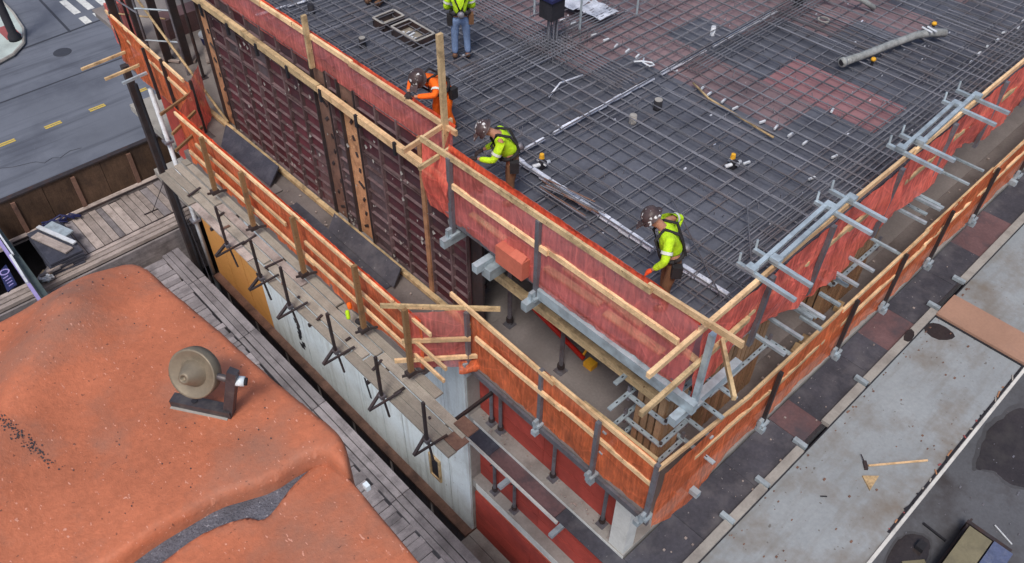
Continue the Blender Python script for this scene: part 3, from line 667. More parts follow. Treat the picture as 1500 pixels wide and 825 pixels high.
# chairs, scraps : loose white bits
wb = [(12.28, 11.36), (12.34, 11.1), (12.3, 10.46), (12.34, 10.15), (12.31, 9.84), (12.33, 9.55), (12.32, 9.27), (12.36, 7.64), (12.28, 7.42), (12.28, 7.09), (12.24, 6.79), (12.24, 6.18), (12.28, 5.91), (12.27, 5.6), (12.25, 5.28), (12.28, 4.7), (11.45, 4.63), (13.53, 5.51), (10.99, 5.64)]
wb += [(17.2+k*.42, 4.55+jit(.1)) for k in range(9)]
for k, (x, y) in enumerate(wb):
    o = MB().box(-.07, .07, -.018, .018, 0, .035).build('bar_support', 'whitepipe'); o.location = (x, y, .06); o.rotation_euler = (0, 0, jit(.3))
    lab_ = 'among the brown sheets' if k < 7 else 'beside the beige conduit' if k < 16 else 'alone in the dark rebar' if k < 19 else 'in the row near the right rail'
    tag(o, 'small white bar support block '+lab_, 'bar support', 'white bar supports '+lab_)
lit = MB()
for k in range(70):
    x, y = random.uniform(7.6, 19), random.uniform(4, 13.5); s = random.uniform(.008, .03)
    lit.box(x-s, x+s*random.uniform(.4, 1.6), y-s*.5, y+s*.5, 0, .012+random.random()*.02)
o = lit.build('deck_litter', 'duct'); stuff(o)
# foil taped ducts on the deck
def duct(name, pts, r, lab, seg=.23, skip=.12):
    t = thing(name, lab, 'duct', 'silver taped ducts across the deck')
    for a, b in zip(pts, pts[1:]):
        a, b = Vector(a), Vector(b); n = max(1, int((b-a).length/seg)); d = (b-a)/n
        for k in range(n):
            if random.random() < skip: continue
            p = a+d*k+Vector((jit(.012), jit(.012), 0)); rod('tape_segment', 'duct', p, p+d*.92, r*random.uniform(.8, 1.15), t)
    set_origin(t, pts[0])
duct('taped_duct', [(8.2, 8.52, .09), (16.1, 8.46, .09)], .04, 'silver taped duct running away across the deck from the bend', .23, .06)
duct('taped_duct', [(8.12, 8.45, .08), (8.08, 5.3, .08)], .062, 'thick silver taped duct running along the deck edge rail', .22, .0)
duct('taped_duct', [(8.1, 4.75, .08), (8.13, 3.9, .08)], .065, 'short silver taped duct beyond the crouched lime worker', .25, 0)
duct('taped_duct', [(7.38, 9.3, .05), (7.4, 12.4, .05)], .04, 'silver taped duct behind the orange net by the orange worker', .3, .05)
duct('taped_duct', [(7.4, 16.05, .05), (8.9, 15.85, .05)], .03, 'thin silver taped duct at the top left corner of the deck', .2, .15)
# sleeves and small fittings
def sleeve(x, y, r, h, m, lab, lid=None):
    t = thing('pipe_sleeve', lab, 'sleeve')
    MB().lathe([(0, 0), (r*1.1, 0), (r, .02), (r, h), (0, h)], 14, Matrix.Translation((x, y, 0))).build('tube', m, t, True)
    MB().lathe([(0, 0), (r*.95, 0), (r*.95, .012), (0, .012)], 14, Matrix.Translation((x, y, h))).build('lid', lid or 'conc', t)
    set_origin(t, (x, y, 0))
sleeve(8.52, 15.37, .07, .2, 'black', 'black sleeve nearest the thin silver duct', 'black')
sleeve(8.5, 13.45, .07, .2, 'black', 'black pipe sleeve left of the two box outs')
sleeve(11.23, 7.83, .08, .2, 'black', 'black pipe sleeve with pale lid beside the long silver duct')
sleeve(10.54, 7.85, .07, .16, 'conc', 'grey pipe sleeve with pale lid beside the black one')
sleeve(14.26, 8.84, .05, .2, 'whitepipe', 'upright white pipe stub on the red brown sheets', 'whitepipe')
for (x, y, lab) in ((15.59, 5.87, 'yellow cap on a stub below the grey pipe'), (17.9, 5.75, 'yellow cap beside the far end of the grey pipe')):
    t = thing('capped_stub', lab, 'stub')
    MB().tube([(x, y, 0), (x, y, .16)], .03, 8).build('stub', 'black', t)
    MB().lathe([(0, .07), (.04, .06), (.055, .03), (.05, 0), (0, 0)], 10, Matrix.Translation((x, y, .16))).build('cap', 'yelpaint', t, True); set_origin(t, (x, y, 0))
for (x, y, lab) in ((8.34, 8.0, 'white and yellow fitting by the bend of the silver duct'), (10.78, 5.76, 'white and yellow valve fitting in the middle of the rebar')):
    t = thing('pipe_fitting', lab, 'fitting')
    MB().tube([(x-.18, y+.05, .1), (x+.14, y-.04, .1)], .035, 8).build('body', 'whitepipe', t, True)
    MB().tube([(x, y-.1, .12), (x, y+.12, .12)], .03, 8).build('branch', 'whitepipe', t, True)
    MB().lathe([(0, .1), (.04, .09), (.05, 0), (0, 0)], 8, Matrix.Translation((x+.06, y+.08, .14))).build('cap', 'yelpaint', t)
    MB().box(x-.06, x+.06, y-.05, y+.05, .02, .15).build('base', 'black', t); set_origin(t, (x, y, 0))
hp = thing('grey_pipe', 'long grey concrete pump pipe lying across the rebar', 'pipe')
MB().tube([(14.9, 6.2, .24), (15.4, 6.06, .25), (16.2, 5.9, .25), (17.0, 5.74, .24), (17.35, 5.58, .24), (17.62, 5.38, .22)], [.085, .08, .08, .08, .085, .09], 12).build('pipe_body', 'hose', hp, True)
MB().lathe([(.065, 0), (.1, 0), (.1, .08), (.065, .08)], 14, Matrix.Translation((14.9, 6.2, .24)) @ Vector((.97, -.26, 0)).to_track_quat('Z', 'Y').to_matrix().to_4x4()).build('collar', 'hose', hp, True)
MB().lathe([(0, -.004), (.066, -.004)], 14, Matrix.Translation((14.895, 6.2, .24)) @ Vector((-.97, .26, 0)).to_track_quat('Z', 'Y').to_matrix().to_4x4()).build('bore', 'black', hp)
MB().tube([(17.2, 5.5, .33), (17.25, 5.75, .34)], .02, 6).tube([(17.3, 5.45, .33), (17.35, 5.68, .34)], .02, 6).build('clamp', 'whitepipe', hp); set_origin(hp, (16, 5.9, .2))
tag(MB().tube([(12.0, 9.1, .15), (12.12, 9.0, .16), (12.24, 8.84, .15), (12.2, 8.74, .15), (12.1, 8.78, .15), (12.1, 8.95, .16), (12.25, 9.05, .16)], .018, 6).build('white_hose', 'whitepipe', None, True), 'small loop of white hose on the brown sheets', 'hose')
tag(MB().tube([(12.32, 7.85, .1), (12.1, 7.3, .1), (12.04, 6.67, .1), (11.94, 5.74, .1)], .022, 6).build('beige_conduit', 'lumber2', None, True), 'thin beige conduit lying across the rebar', 'conduit')
tag(MB().tube([(10.95, 9.5, .1), (10.4, 9.6, .1), (9.9, 9.4, .1)], .02, 6).build('pale_conduit', 'duct', None, True), 'short pale conduit left of the rebar column', 'conduit')
tag(MB().lathe([(.1, 0), (.13, 0), (.13, .04), (.1, .04), (.1, 0)], 14, Matrix.Translation((16.4, 7.5, .1))).build('wire_coil', 'conc'), 'pale ring of coiled wire on the far rebar', 'coil')
lb = thing('bar_bundle', 'rusty bundle of short loose bars beside the thick silver duct', 'rebar')
for k in range(9):
    a = Vector((7.72+k*.035, 7.5+jit(.1), .22)); rod('bar', 'rustdark' if k % 2 else 'rebar', a, a+Vector((.12+jit(.15), -1.05+jit(.1), 0)), .011, lb)
set_origin(lb, (7.9, 7, .2))
# column cage with its dark hood, galvanised trestle, plastic sheets
cc = thing('column_cage', 'bundle of upright column bars under a dark hood', 'rebar cage')
for k in range(6):
    an = k*math.pi/3; rod('upright_bar', 'rebar', (11.33+.1*math.cos(an), 10.75+.1*math.sin(an), 0), (11.33+.1*math.cos(an), 10.75+.1*math.sin(an), 1.5), .016, cc)
MB().box(11.13, 11.5, 10.6, 10.95, .72, 1.12).build('hood', 'black', cc); MB().box(11.1, 11.53, 10.57, 10.98, 1.12, 1.18).build('hood_lid', 'sign', cc)
stirr = MB()
for k in range(70):
    xx, yy = 10.7+random.random()*1.5, 10.2+random.random()*.9
    stirr.tube([(xx, yy, .02), (xx+jit(.03), yy+jit(.03), .26)], .009, 4)
stuff(stirr.build('stud', 'rebar', cc)); set_origin(cc, (11.33, 10.75, 0))
tf = thing('pipe_trestle', 'pale galvanised pipe trestle behind the column cage', 'trestle')
for p in ((12.1, 10.69), (13.73, 10.5), (12.05, 12.0), (13.9, 11.9)): rod('leg', 'galv', (*p, 0), (*p, .95), .025, tf)
for p, q in (((12.1, 10.69, .95), (13.73, 10.5, .95)), ((12.1, 10.69, .95), (12.05, 12.0, .95)), ((13.73, 10.5, .95), (13.9, 11.9, .95)), ((12.05, 12, .95), (13.9, 11.9, .95))): rod('top_rail', 'galv', p, q, .03, tf)
set_origin(tf, (12.9, 11, 0))
for i, (x, y, lab) in enumerate(((13.0, 11.0, 'crumpled white plastic sheet under the pipe trestle'), (12.88, 11.7, 'flat white plastic sheet behind the pipe trestle'))):
    g = MB(); n = 7
    vs = [(x-.3+.6*a/n+jit(.02), y-.35+.7*b/n+jit(.02), .2+.05*mnoise.noise((a*.9, b*.9, i))) for a in range(n+1) for b in range(n+1)]
    g.add(vs, [(a*(n+1)+b, a*(n+1)+b+1, (a+1)*(n+1)+b+1, (a+1)*(n+1)+b) for a in range(n) for b in range(n)])
    tag(g.build('plastic_sheet', 'duct', None, True), lab, 'plastic sheet')
tag(bar('dark_post', 'black', (16.75, 8.35, 0), (16.75, 8.35, 1.2), .14, .14), 'dark square post standing at the far edge of the rebar', 'post')
tag(MB().tube([(17.1, 8.0, .4), (17.5, 7.3, .3), (17.76, 7.05, .1)], .06, 8).build('bent_pipe', 'hose', None, True), 'short bent grey pipe end near the dark post', 'pipe')
tag(MB().box(20.2, 20.5, 5.7, 5.95, .1, .32).build('yellow_crate', 'yelpaint'), 'small pale yellow crate at the far right of the deck', 'crate')
tag(MB().box(20.9, 22.2, 5.5, 6.4, .25, .3).build('green_plate', 'galv'), 'pale green metal plate at the far right of the deck', 'plate')

# ================================================================== GUARDRAILS
def net_mesh(p, q, z0, z1, sag=.06, bulge=.05, seed=0, lift=None):
    p, q = Vector((*p, 0)), Vector((*q, 0)); L = (q-p).length; d = (q-p)/L; nrm = Vector((d.y, -d.x, 0))
    nu = max(3, int(L/.07)); nv = 6; b = MB(); vs = []
    for i in range(nu+1):
        s = L*i/nu
        for j in range(nv+1):
            t = j/nv
            n1 = mnoise.noise((s*.9+seed*7.1, t*1.2, seed)); n2 = mnoise.noise((s*3.1+t*2.2, t*1.1, seed+5))+.8*mnoise.noise((s*7.5-t*3, t*.9, seed+9))
            z = z1+(z0-z1)*t + (t**2)*sag*mnoise.noise((s*.7, seed*3.3, 1.7))*2.2 - (1-t)*.02*n2
            if lift: z += t*lift(s)
            vs.append(tuple(p+d*s+nrm*((n1*bulge*1.3+n2*bulge*.75)*(.2+.9*math.sin(min(1, t*1.15)*2.2)))+Vector((0, 0, z))))
    w = nv+1
    b.add(vs, [(i*w+j, i*w+j+1, (i+1)*w+j+1, (i+1)*w+j) for i in range(nu) for j in range(nv)])
    return b
def lumber_run(parent, p, q, z, w=.045, h=.09, piece=3.2, m='lumber', tilt=.015, name='rail'):
    p, q = Vector((*p, 0)), Vector((*q, 0)); L = (q-p).length; d = (q-p)/L; s = 0; k = 0
    nrm = Vector((d.y, -d.x, 0))
    while s < L-.01:
        e = min(L, s+piece*random.uniform(.85, 1.1))
        if L-e < .6: e = L
        off = nrm*(.012 if k % 2 else -.012)
        bar(name, m, p+d*(s-(.06 if s else 0))+off+Vector((0, 0, z+jit(tilt))), p+d*e+off+Vector((0, 0, z+jit(tilt))), w, h, parent); s = e; k += 1
def steel_post(parent, x, y, z0, z1, mat='steel', lean=(0, 0), r=.05):
    bar('post', mat, (x, y, z0), (x+lean[0], y+lean[1], z1), r*1.5, r*1.5, parent)
    MB().box(x-.1, x+.1, y-.08, y+.08, z0-.06, z0).build('post_shoe', 'galv', parent)
    MB().box(x-.13, x-.03, y-.03, y+.03, z0-.1, z0+.12).build('shoe_clamp', 'galv', parent)

# G1 : along the formwork wall top
g = thing('guardrail', 'timber guardrail with red net above the maroon formwork', 'guardrail', 'guardrails')
lumber_run(g, (6.97, 8.6), (6.97, 20), 1.06, .05, .1, 3.4, 'lumber', .012)
net_mesh((7.0, 8.75), (7.0, 20), .38, 1.08, .02, .015, 1).build('net', 'net_red', g, True)
net_mesh((7.03, 8.7), (7.03, 20), .97, 1.14, .03, .03, 2).build('net_fold', 'net_fold', g, True)
bar('tall_post', 'lumber2', (6.92, 8.84, .3), (6.93, 8.86, 2.71), .06, .1, g)
bar('tall_post', 'lumber2', (6.92, 12.82, .42), (6.92, 12.8, 1.5), .06, .1, g)
set_origin(g, (7, 12, .4))
# G2 : outer edge of the red walkway
g = thing('guardrail', 'timber guardrail with steel posts and dark red net over the red walkway', 'guardrail', 'guardrails')
for y in (8.05, 6.1, 3.2): steel_post(g, 6.34 if y > 4 else 6.5, y, -.3, 1.2 if y > 4 else 1.1, 'galv' if y < 4 else 'steel')
bar('rail', 'lumber2', (6.36, 8.75, 1.19), (6.33, 4.08, 1.31), .045, .1, g)
bar('rail', 'lumber', (6.36, 4.15, 1.34), (6.33, 2.71, 1.44), .045, .1, g)
bar('rail', 'lumber', (6.36, 8.7, .66), (6.34, 5.9, .7), .045, .1, g)
bar('rail', 'lumber', (6.37, 6.0, .71), (6.34, 3.55, .77), .045, .1, g)
net_mesh((6.37, 8.15), (6.37, 3.35), -.12, 1.28, .03, .05, 3).build('net', 'net_red', g, True)
net_mesh((6.43, 8.15), (6.43, 3.35), 1.2, 1.36, .03, .03, 9).build('net_fold', 'net_fold', g, True)
net_mesh((6.36, 8.72), (6.4, 8.06), -.12, 1.16, .12, .12, 11).build('net_drape', 'net_bright', g, True)
net_mesh((6.38, 8.3), (6.96, 8.75), -.1, 1.1, .06, .08, 12).build('net_corner', 'net_bright', g, True)
bar('cross_rail', 'lumber', (6.05, 8.82, 1.05), (7.1, 8.88, 1.12), .045, .09, g)
bar('cross_rail', 'lumber2', (5.95, 8.3, 1.06), (6.6, 8.32, 1.1), .045, .08, g)
set_origin(g, (6.36, 5.8, -.3))
cb = thing('cardboard_box', 'cardboard box caught in the dark red net at the walkway edge', 'box')
MB().box(6.2, 6.56, 6.28, 6.86, -.05, .3).build('carton', 'box', cb); MB().add([(6.2, 6.28, .303), (6.2, 6.56, .303), (6.33, 6.54, .36), (6.33, 6.3, .36)], [(0, 1, 2, 3)]).build('flap', 'box', cb)
set_origin(cb, (6.6, 6.6, 0))
for k, (p, q, w) in enumerate((((6.62, 6.2, .03), (6.66, 5.1, .03), .12), ((6.85, 6.0, .03), (6.8, 4.4, .03), .14), ((6.6, 4.95, .03), (6.62, 3.9, .03), .13), ((6.9, 4.2, .03), (6.85, 3.5, .03), .1), ((6.62, 7.9, .03), (6.6, 7.0, .03), .1))):
    tag(bar('loose_plank', 'lumber', p, q, w, .04), ['plank just right of the cardboard box', 'longest loose plank on the red walkway', 'plank on the walkway edge near the corner post', 'short plank at the corner of the red walkway', 'narrow plank at the left end of the red walkway'][k], 'plank')
# G3 : right edge of the deck
g = thing('guardrail', 'guardrail with bright red net along the right deck edge', 'guardrail', 'guardrails')
bar('rail', 'lumber', (5.44, 3.34, 1.05), (7.75, 3.36, 1.1), .06, .09, g)
bar('rail', 'lumber2', (5.3, 3.25, .5), (7.6, 3.3, .48), .06, .09, g)
bar('rail', 'lumber', (7.7, 3.38, 1.06), (9.0, 3.38, 1.12), .045, .1, g)
lumber_run(g, (9.0, 3.38), (27, 3.38), 1.08, .045, .1, 2.8, 'lumber', .03)
lumber_run(g, (7.6, 3.34), (27, 3.34), .5, .045, .09, 2.6, 'lumber2', .05)
bar('end_rail', 'lumber2', (6.9, 3.25, .62), (6.3, 2.6, .55), .05, .09, g)
for x in (7.9, 9.4, 11.35, 13.1, 15, 17, 19): bar('post', 'steel', (x, 3.3, -.3), (x+.02, 3.28, 1.08), .06, .09, g)
net_mesh((6.5, 3.32), (27, 3.32), -.36, 1.04, .12, .1, 5, lambda s: .2*math.sin(s*1.1)*(1 if s < 9 else .4)+(.1 if s > 7.5 else 0)).build('net', 'net_bright', g, True)
set_origin(g, (9, 3.36, -.3))
# G4 + G5 : second floor edge
g = thing('guardrail', 'orange netted guardrail at the second floor corner facing left', 'guardrail', 'guardrails')
for y, x in ((3.42, 6.34), (4.55, 6.26), (5.9, 6.35), (7.72, 6.28)): steel_post(g, x, y, -3.4, -1.93)
bar('rail', 'lumber', (6.33, 8.2, -1.86), (6.33, 5.6, -2.0), .05, .1, g); bar('rail', 'lumber', (6.36, 5.7, -1.98), (6.36, 3.38, -2.02), .05, .1, g)
bar('rail', 'lumber2', (6.4, 5.0, -2.0), (6.42, 3.5, -1.98), .05, .09, g)
bar('rail', 'lumber', (6.33, 7.55, -2.52), (6.33, 5.4, -2.5), .05, .1, g); bar('rail', 'lumber', (6.36, 5.5, -2.5), (6.36, 3.45, -2.55), .05, .1, g)
net_mesh((6.38, 7.75), (6.38, 3.42), -3.55, -1.95, .06, .05, 6).build('net', 'net_orange', g, True)
set_origin(g, (6.33, 5.5, -3.4))
g = thing('guardrail', 'orange netted guardrail along the right edge of the second floor', 'guardrail', 'guardrails')
for x in (9.35, 11.8, 13.6, 15.5, 17.6, 20, 22.5): steel_post(g, x, 3.22, -3.5, -2.1, 'dark', (.0, 0), .045)
bar('rail', 'lumber', (6.36, 3.4, -2.02), (8.65, 3.3, -2.14), .05, .09, g)
lumber_run(g, (8.6, 3.3), (27, 3.32), -2.16, .05, .09, 2.9, 'lumber', .03)
bar('rail', 'lumber', (7.2, 3.3, -2.5), (9.3, 3.28, -2.62), .05, .09, g)
lumber_run(g, (9.3, 3.28), (27, 3.3), -2.68, .05, .09, 2.7, 'lumber', .03)
net_mesh((6.4, 3.30), (27, 3.28), -3.62, -2.1, .08, .045, 8, lambda s: -.5*max(0, 1-abs(s-1.0)/1.2)).build('net', 'net_orange', g, True)
set_origin(g, (9, 3.3, -3.5))
# G6 : left wing
g = thing('guardrail', 'orange netted three rail timber guardrail along the left wing', 'guardrail', 'guardrails')
for k, y in enumerate((8.32, 9.8, 11.9, 13.9, 15.6)):
    bar('post', 'post', (5.38, y, -3.42), (5.42, y+jit(.05), -1.85+(.12 if k < 2 else -.05)), .07, .1, g)
    MB().box(5.28, 5.46, y-.06, y+.08, -3.46, -3.36).build('post_shoe', 'dark', g)
    bar('shoe_arm', 'dark', (5.2, y+.05, -3.42), (5.62, y-.12, -3.42), .03, .05, g)
bar('rail', 'lumber', (5.57, 7.85, -2.1), (5.57, 12.3, -2.08), .045, .09, g); bar('rail', 'lumber', (5.54, 11.9, -2.02), (5.54, 17.1, -2.08), .045, .09, g)
bar('rail', 'lumber', (5.55, 7.45, -2.66), (5.55, 11.9, -2.62), .045, .09, g); bar('rail', 'lumber', (5.55, 12.6, -2.6), (5.55, 16.4, -2.6), .045, .09, g)
bar('rail', 'lumber', (5.52, 7.5, -3.02), (5.52, 12.2, -2.98), .045, .09, g); bar('rail', 'lumber', (5.5, 11.6, -3.0), (5.5, 16.8, -2.98), .045, .09, g)
net_mesh((5.62, 17.2), (5.62, 8.2), -3.5, -2.04, .06, .04, 14).build('net', 'net_orange', g, True)
net_mesh((5.6, 17.2), (5.6, 8.2), -2.12, -1.98, .03, .02, 15).build('net_fold', 'net_fold', g, True)
set_origin(g, (5.5, 12, -3.4))
# G7 : slanting return between the wing rail and the corner rail
g = thing('guardrail', 'short timber guardrail with red net crossing between wing and corner', 'guardrail', 'guardrails')
for z, a, b, m in ((-1.9, (5.25, 8.85), (6.75, 7.35), 'lumber2'), (-2.6, (5.35, 8.45), (6.3, 7.65), 'lumber'), (-3.12, (5.2, 8.55), (6.4, 7.6), 'lumber')):
    bar('rail', m, (*a, z), (*b, z), .05, .09, g)
net_mesh((5.5, 8.4), (6.3, 7.75), -3.5, -1.92, .06, .05, 17).build('net', 'net_red', g, True)
net_mesh((6.12, 7.82), (6.42, 7.58), -3.62, -3.25, .1, .12, 19).build('net_fold', 'net_orange', g, True)
set_origin(g, (5.9, 8, -3.5))
# G8 : far left, beyond the end of the wing rail
g = thing('guardrail', 'orange netted guardrail at the far left corner above the street', 'guardrail', 'guardrails')
for x, y in ((6.28, 20.2), (6.36, 19.4), (6.42, 18.0), (6.5, 22.6)): bar('post', 'dark', (x, y, -3.5), (x, y, -2.0), .06, .07, g)
bar('rail', 'lumber', (6.5, 22.9, -2.1), (6.37, 18.3, -2.12), .05, .09, g); bar('rail', 'lumber', (6.52, 22.8, -2.52), (6.35, 18.1, -2.55), .05, .09, g)
net_mesh((6.45, 22.7), (6.4, 18.0), -3.55, -2.1, .08, .06, 21).build('net', 'net_orange', g, True)
net_mesh((6.42, 18.05), (6.95, 18.6), -3.4, -2.05, .08, .08, 23).build('net_return', 'net_bright', g, True)
net_mesh((5.62, 17.2), (6.38, 17.95), -3.5, -2.2, .1, .1, 24).build('net_return', 'net_bright', g, True)
for p, q in (((5.45, 17.85, -2.45), (6.4, 18.2, -2.45)), ((5.3, 17.0, -2.5), (6.15, 17.5, -2.5)), ((5.05, 16.35, -2.5), (5.95, 16.8, -2.5))): bar('return_rail', 'post', p, q, .05, .07, g)
for k, y in enumerate((22.3, 21.4, 20.9)): bar('outrigger', 'lumber2' if k < 2 else 'galv', (5.2+k*.25, y, -3.1), (6.6, y, -3.05), .06, .07, g)
set_origin(g, (6.4, 20, -3.5))

# far end of the second floor beyond the wall formwork: shores, pipes, panels
for k, (x, y) in enumerate(((7.6, 20.2), (8.3, 19.6), (7.4, 21.8), (7.0, 22.9), (8.9, 21.0))):
    t = thing('post_shore', 'dark steel shore standing on the floor beyond the wall end', 'shore', 'shores beyond the formwork wall')
    rod('outer_tube', 'dark', (x, y, Z2), (x, y, Z2+1.8), .04, t); rod('inner_tube', 'dark', (x, y, Z2+1.8), (x, y, -.3), .03, t)
    MB().box(x-.1, x+.1, y-.1, y+.1, Z2, Z2+.02).build('base_plate', 'dark', t); set_origin(t, (x, y, Z2))
tag(MB().box(9.2, 10.4, 21.4, 22.3, Z2, Z2+.55).build('material_crate', 'phenred'), 'red brown crate on the floor beyond the formwork end', 'crate')
tag(MB().box(7.9, 9.1, 22.7, 23.3, Z2, Z2+.6).build('material_stack', 'phenred'), 'brown stack of sheets near the far left corner', 'stack')
for k in range(4): tag(bar('far_stud', 'dark', (6.6+k*.35, 22.6-k*.5, Z2), (6.6+k*.35, 22.6-k*.5, -1.0+k*.2), .1, .2), ('farthest', 'third', 'second', 'nearest')[k]+' dark upright steel member at the far left corner', 'post', 'dark uprights at the far corner')
tag(MB().tube([(7.05, 22.4, -1.2), (7.0, 20.2, -2.2), (6.95, 18.5, -2.9), (6.9, 17.6, -3.2)], .035, 8).build('slanting_pipe', 'lumber2', None, True), 'long pale pipe slanting down to the formwork end', 'pipe')

fr_ = thing('pipe_scaffold', 'grey scaffold frame standing at the far left corner', 'scaffold')
for x, y in ((6.75, 21.3), (7.35, 20.6), (6.9, 23.2), (7.6, 22.2)): rod('standard', 'steel', (x, y, Z2), (x+jit(.03), y, -1.2), .03, fr_)
for z in (-2.4, -1.5):
    rod('ledger', 'galv', (6.75, 21.3, z), (7.35, 20.6, z), .024, fr_); rod('ledger', 'lumber2', (6.7, 23.4, z), (7.7, 22.0, z), .024, fr_); rod('ledger', 'steel', (6.6, 23.3, z-.1), (6.75, 21.2, z-.1), .024, fr_)
set_origin(fr_, (7, 22, Z2))
tb = thing('blue_tub', 'small blue and white tub on the floor at the far left corner', 'tub')
MB().lathe([(0, 0), (.2, 0), (.26, .35), (.24, .35), (.19, .04)], 14, Matrix.Translation((8.6, 21.6, Z2))).build('tub_body', 'sign', tb, True)
MB().lathe([(.2, .36), (.27, .36), (.27, .42), (0, .44)], 14, Matrix.Translation((8.6, 21.6, Z2))).build('tub_lid', 'whitepipe', tb); set_origin(tb, (8.6, 21.6, Z2))
for k in range(6):
    a = Vector((7.2+k*.28, 21.9-k*.35+jit(.3), Z2+.06)); tag(bar('loose_timber', random.choice(['lumber2', 'greywood', 'post']), a, a+Vector((jit(.5), .6+jit(.3), .02)), .09, .05), ('farthest', 'fifth', 'fourth', 'third', 'second', 'nearest')[k]+' loose timber on the floor beyond the formwork end', 'timber', 'loose timbers beyond the formwork end')
tag(MB().box(6.7, 7.3, 23.3, 23.6, Z2, Z2+1.2).build('red_drape', 'net_red'), 'red sheeting piled at the far left corner', 'sheeting')
# ================================================================== SHORES
def shore(x, y, z0, z1, lab, grp):
    t = thing('post_shore', lab, 'shore', grp)
    m = z0+(z1-z0)*.55
    rod('outer_tube', 'steel', (x, y, z0), (x, y, m), .045, t); rod('inner_tube', 'steel', (x, y, m), (x, y, z1), .032, t)
    MB().lathe([(.04, 0), (.075, 0), (.075, .12), (.04, .12)], 10, Matrix.Translation((x, y, m-.06))).build('collar', 'dark', t)
    MB().tube([(x-.14, y, m), (x+.14, y, m)], .013, 6).build('handle', 'dark', t)
    MB().box(x-.1, x+.1, y-.1, y+.1, z0, z0+.02).build('base_plate', 'steel', t)
    MB().lathe([(.045, 0), (.07, 0), (.07, .1), (.045, .1)], 8, Matrix.Translation((x, y, z0+.1))).build('base_collar', 'dark', t)
    ch = MB()
    for k in range(9):
        zc = z1-.35-k*.09
        ch.add([], []); ch.tube([(x-.07+(.012 if k % 2 else 0), y-.02, zc), (x-.07-(.0 if k % 2 else .012), y+.02, zc-.04), (x-.07, y-.02, zc-.08)], .011, 5)
    ch.build('chain', 'steel', t); set_origin(t, (x, y, z0))
G1 = 'shores under the top deck'
shore(7.8, 9.0, Z2, -.4, 'grey shore with chain nearest the formwork end', G1)
shore(7.55, 7.95, Z2, -.4, 'grey shore with chain in the middle of the dark bay', G1)
shore(7.45, 6.45, Z2, -.4, 'grey shore with chain beside the red brace', G1)
for x, y in ((9.5, 8), (9.5, 6), (11.5, 6), (13, 5.2), (15.5, 5.2), (17.5, 5.2), (19.5, 5.2)): shore(x, y, Z2, -.4, 'grey shore in the shade under the top deck', G1)
G2 = 'shores on the red walled ledges'
shore(7.3, 8.25, Z3, Z2-.3, 'leftmost shore on the upper ledge beside the white wall', G2)
shore(7.3, 7.95, Z3, Z2-.3, 'second shore on the upper ledge beside the white wall', G2)
shore(7.3, 6.3, Z3, Z2-.3, 'shore in the middle of the upper red wall', G2)
shore(7.28, 4.86, Z3, Z2-.3, 'shore next to the pale corner column', G2)
shore(7.24, 8.1, Z4, Z3-.3, 'left shore on the lower ledge', G2)
shore(7.24, 7.4, Z4, Z3-.3, 'right shore on the lower ledge', G2)
jk = thing('diagonal_brace', 'red adjustable brace with yellow foot on the dark floor', 'brace')
MB().tube([(7.75, 8.0, -2.6), (7.92, 6.3, -3.3)], .05, 8).build('tube', 'redpaint', jk, True)
MB().box(7.85, 8.03, 6.05, 6.25, -3.4, -3.28).build('foot', 'yelpaint', jk); MB().tube([(7.93, 6.35, -3.28), (8.1, 6.35, -3.1)], .025, 6).build('lever', 'yelpaint', jk); set_origin(jk, (7.9, 6.2, -3.4))

# ================================================================== COLUMN FORMS AND CLAMPS
def clampbar(t, p, q, w=.075):
    o = bar('clamp_bar', 'galv', p, q, w, .03, t); p, q = Vector(p), Vector(q); n = int((q-p).length/.16)
    for k in range(1, n):
        c = p+(q-p)*k/n; u = Vector((0, 0, .0165)); e = (q-p).normalized()*.02
        bar('slot', 'black', c-e+u, c+e+u, .02, .004, o)
def colform(x0, x1, y0, y1, z0, z1, lab, levels, arm):
    t = thing('column_form', lab, 'formwork', 'column forms at the slab edge')
    n = max(3, int((y1-y0)/.13))
    for k in range(n):
        y = y0+(y1-y0)*(k+.5)/n; bar('slat', 'slat', (x0, y, z0), (x0, y, z1), .05, (y1-y0)/n-.035, t, up=(0, 1, 0))
    n = max(3, int((x1-x0)/.15))
    for k in range(n):
        x = x0+(x1-x0)*(k+.5)/n; bar('slat', 'slat', (x, y0, z0), (x, y0, z1), (x1-x0)/n-.045, .05, t, up=(0, 1, 0))
    MB().box(x0+.03, x1, y0+.03, y1, z0, z1).build('form_face', 'phen', t)
    for i, z in enumerate(levels):
        xa, ya = x0-.09, y0-.09
        clampbar(t, (xa, ya, z), (xa, y1+.12, z)); clampbar(t, (xa-.03, ya, z+.032), (x1+.1, ya, z+.032))
        clampbar(t, (x1+.07, y0-arm*(.9+jit(.15)), z+.064), (x1+.07, y1, z+.064))
        clampbar(t, (x0-arm*(.75+jit(.15)), y1+.1, z+.064), (x1, y1+.1, z+.064))
        for cx, cy in ((xa, y1+.1), (x1+.07, ya)):
            bar('wedge', 'steel', (cx, cy, z-.12), (cx+.02, cy+.02, z+.2), .05, .05, t)
        MB().lathe([(.0, .06), (.03, .06), (.03, 0)], 8, Matrix.Translation((xa, ya, z+.02))).build('pin', 'dark', t)
    set_origin(t, (x0, y0, z0))
colform(6.98, 7.5, 3.85, 4.4, Z2, -.3, 'corner column form of timber slats in galvanised clamps', (-1.15, -1.75, -2.35, -2.9), .75)
colform(8.3, 9.85, 3.9, 4.5, Z2, -.3, 'second column form under the bright red net', (-1.2, -2.3), .7)
colform(12.1, 13.6, 3.9, 4.5, Z2, -.3, 'third column form farther along the right edge', (-1.2, -2.3), .7)
FORMS = [o for o in COL.objects if o.name.startswith('column_form')]
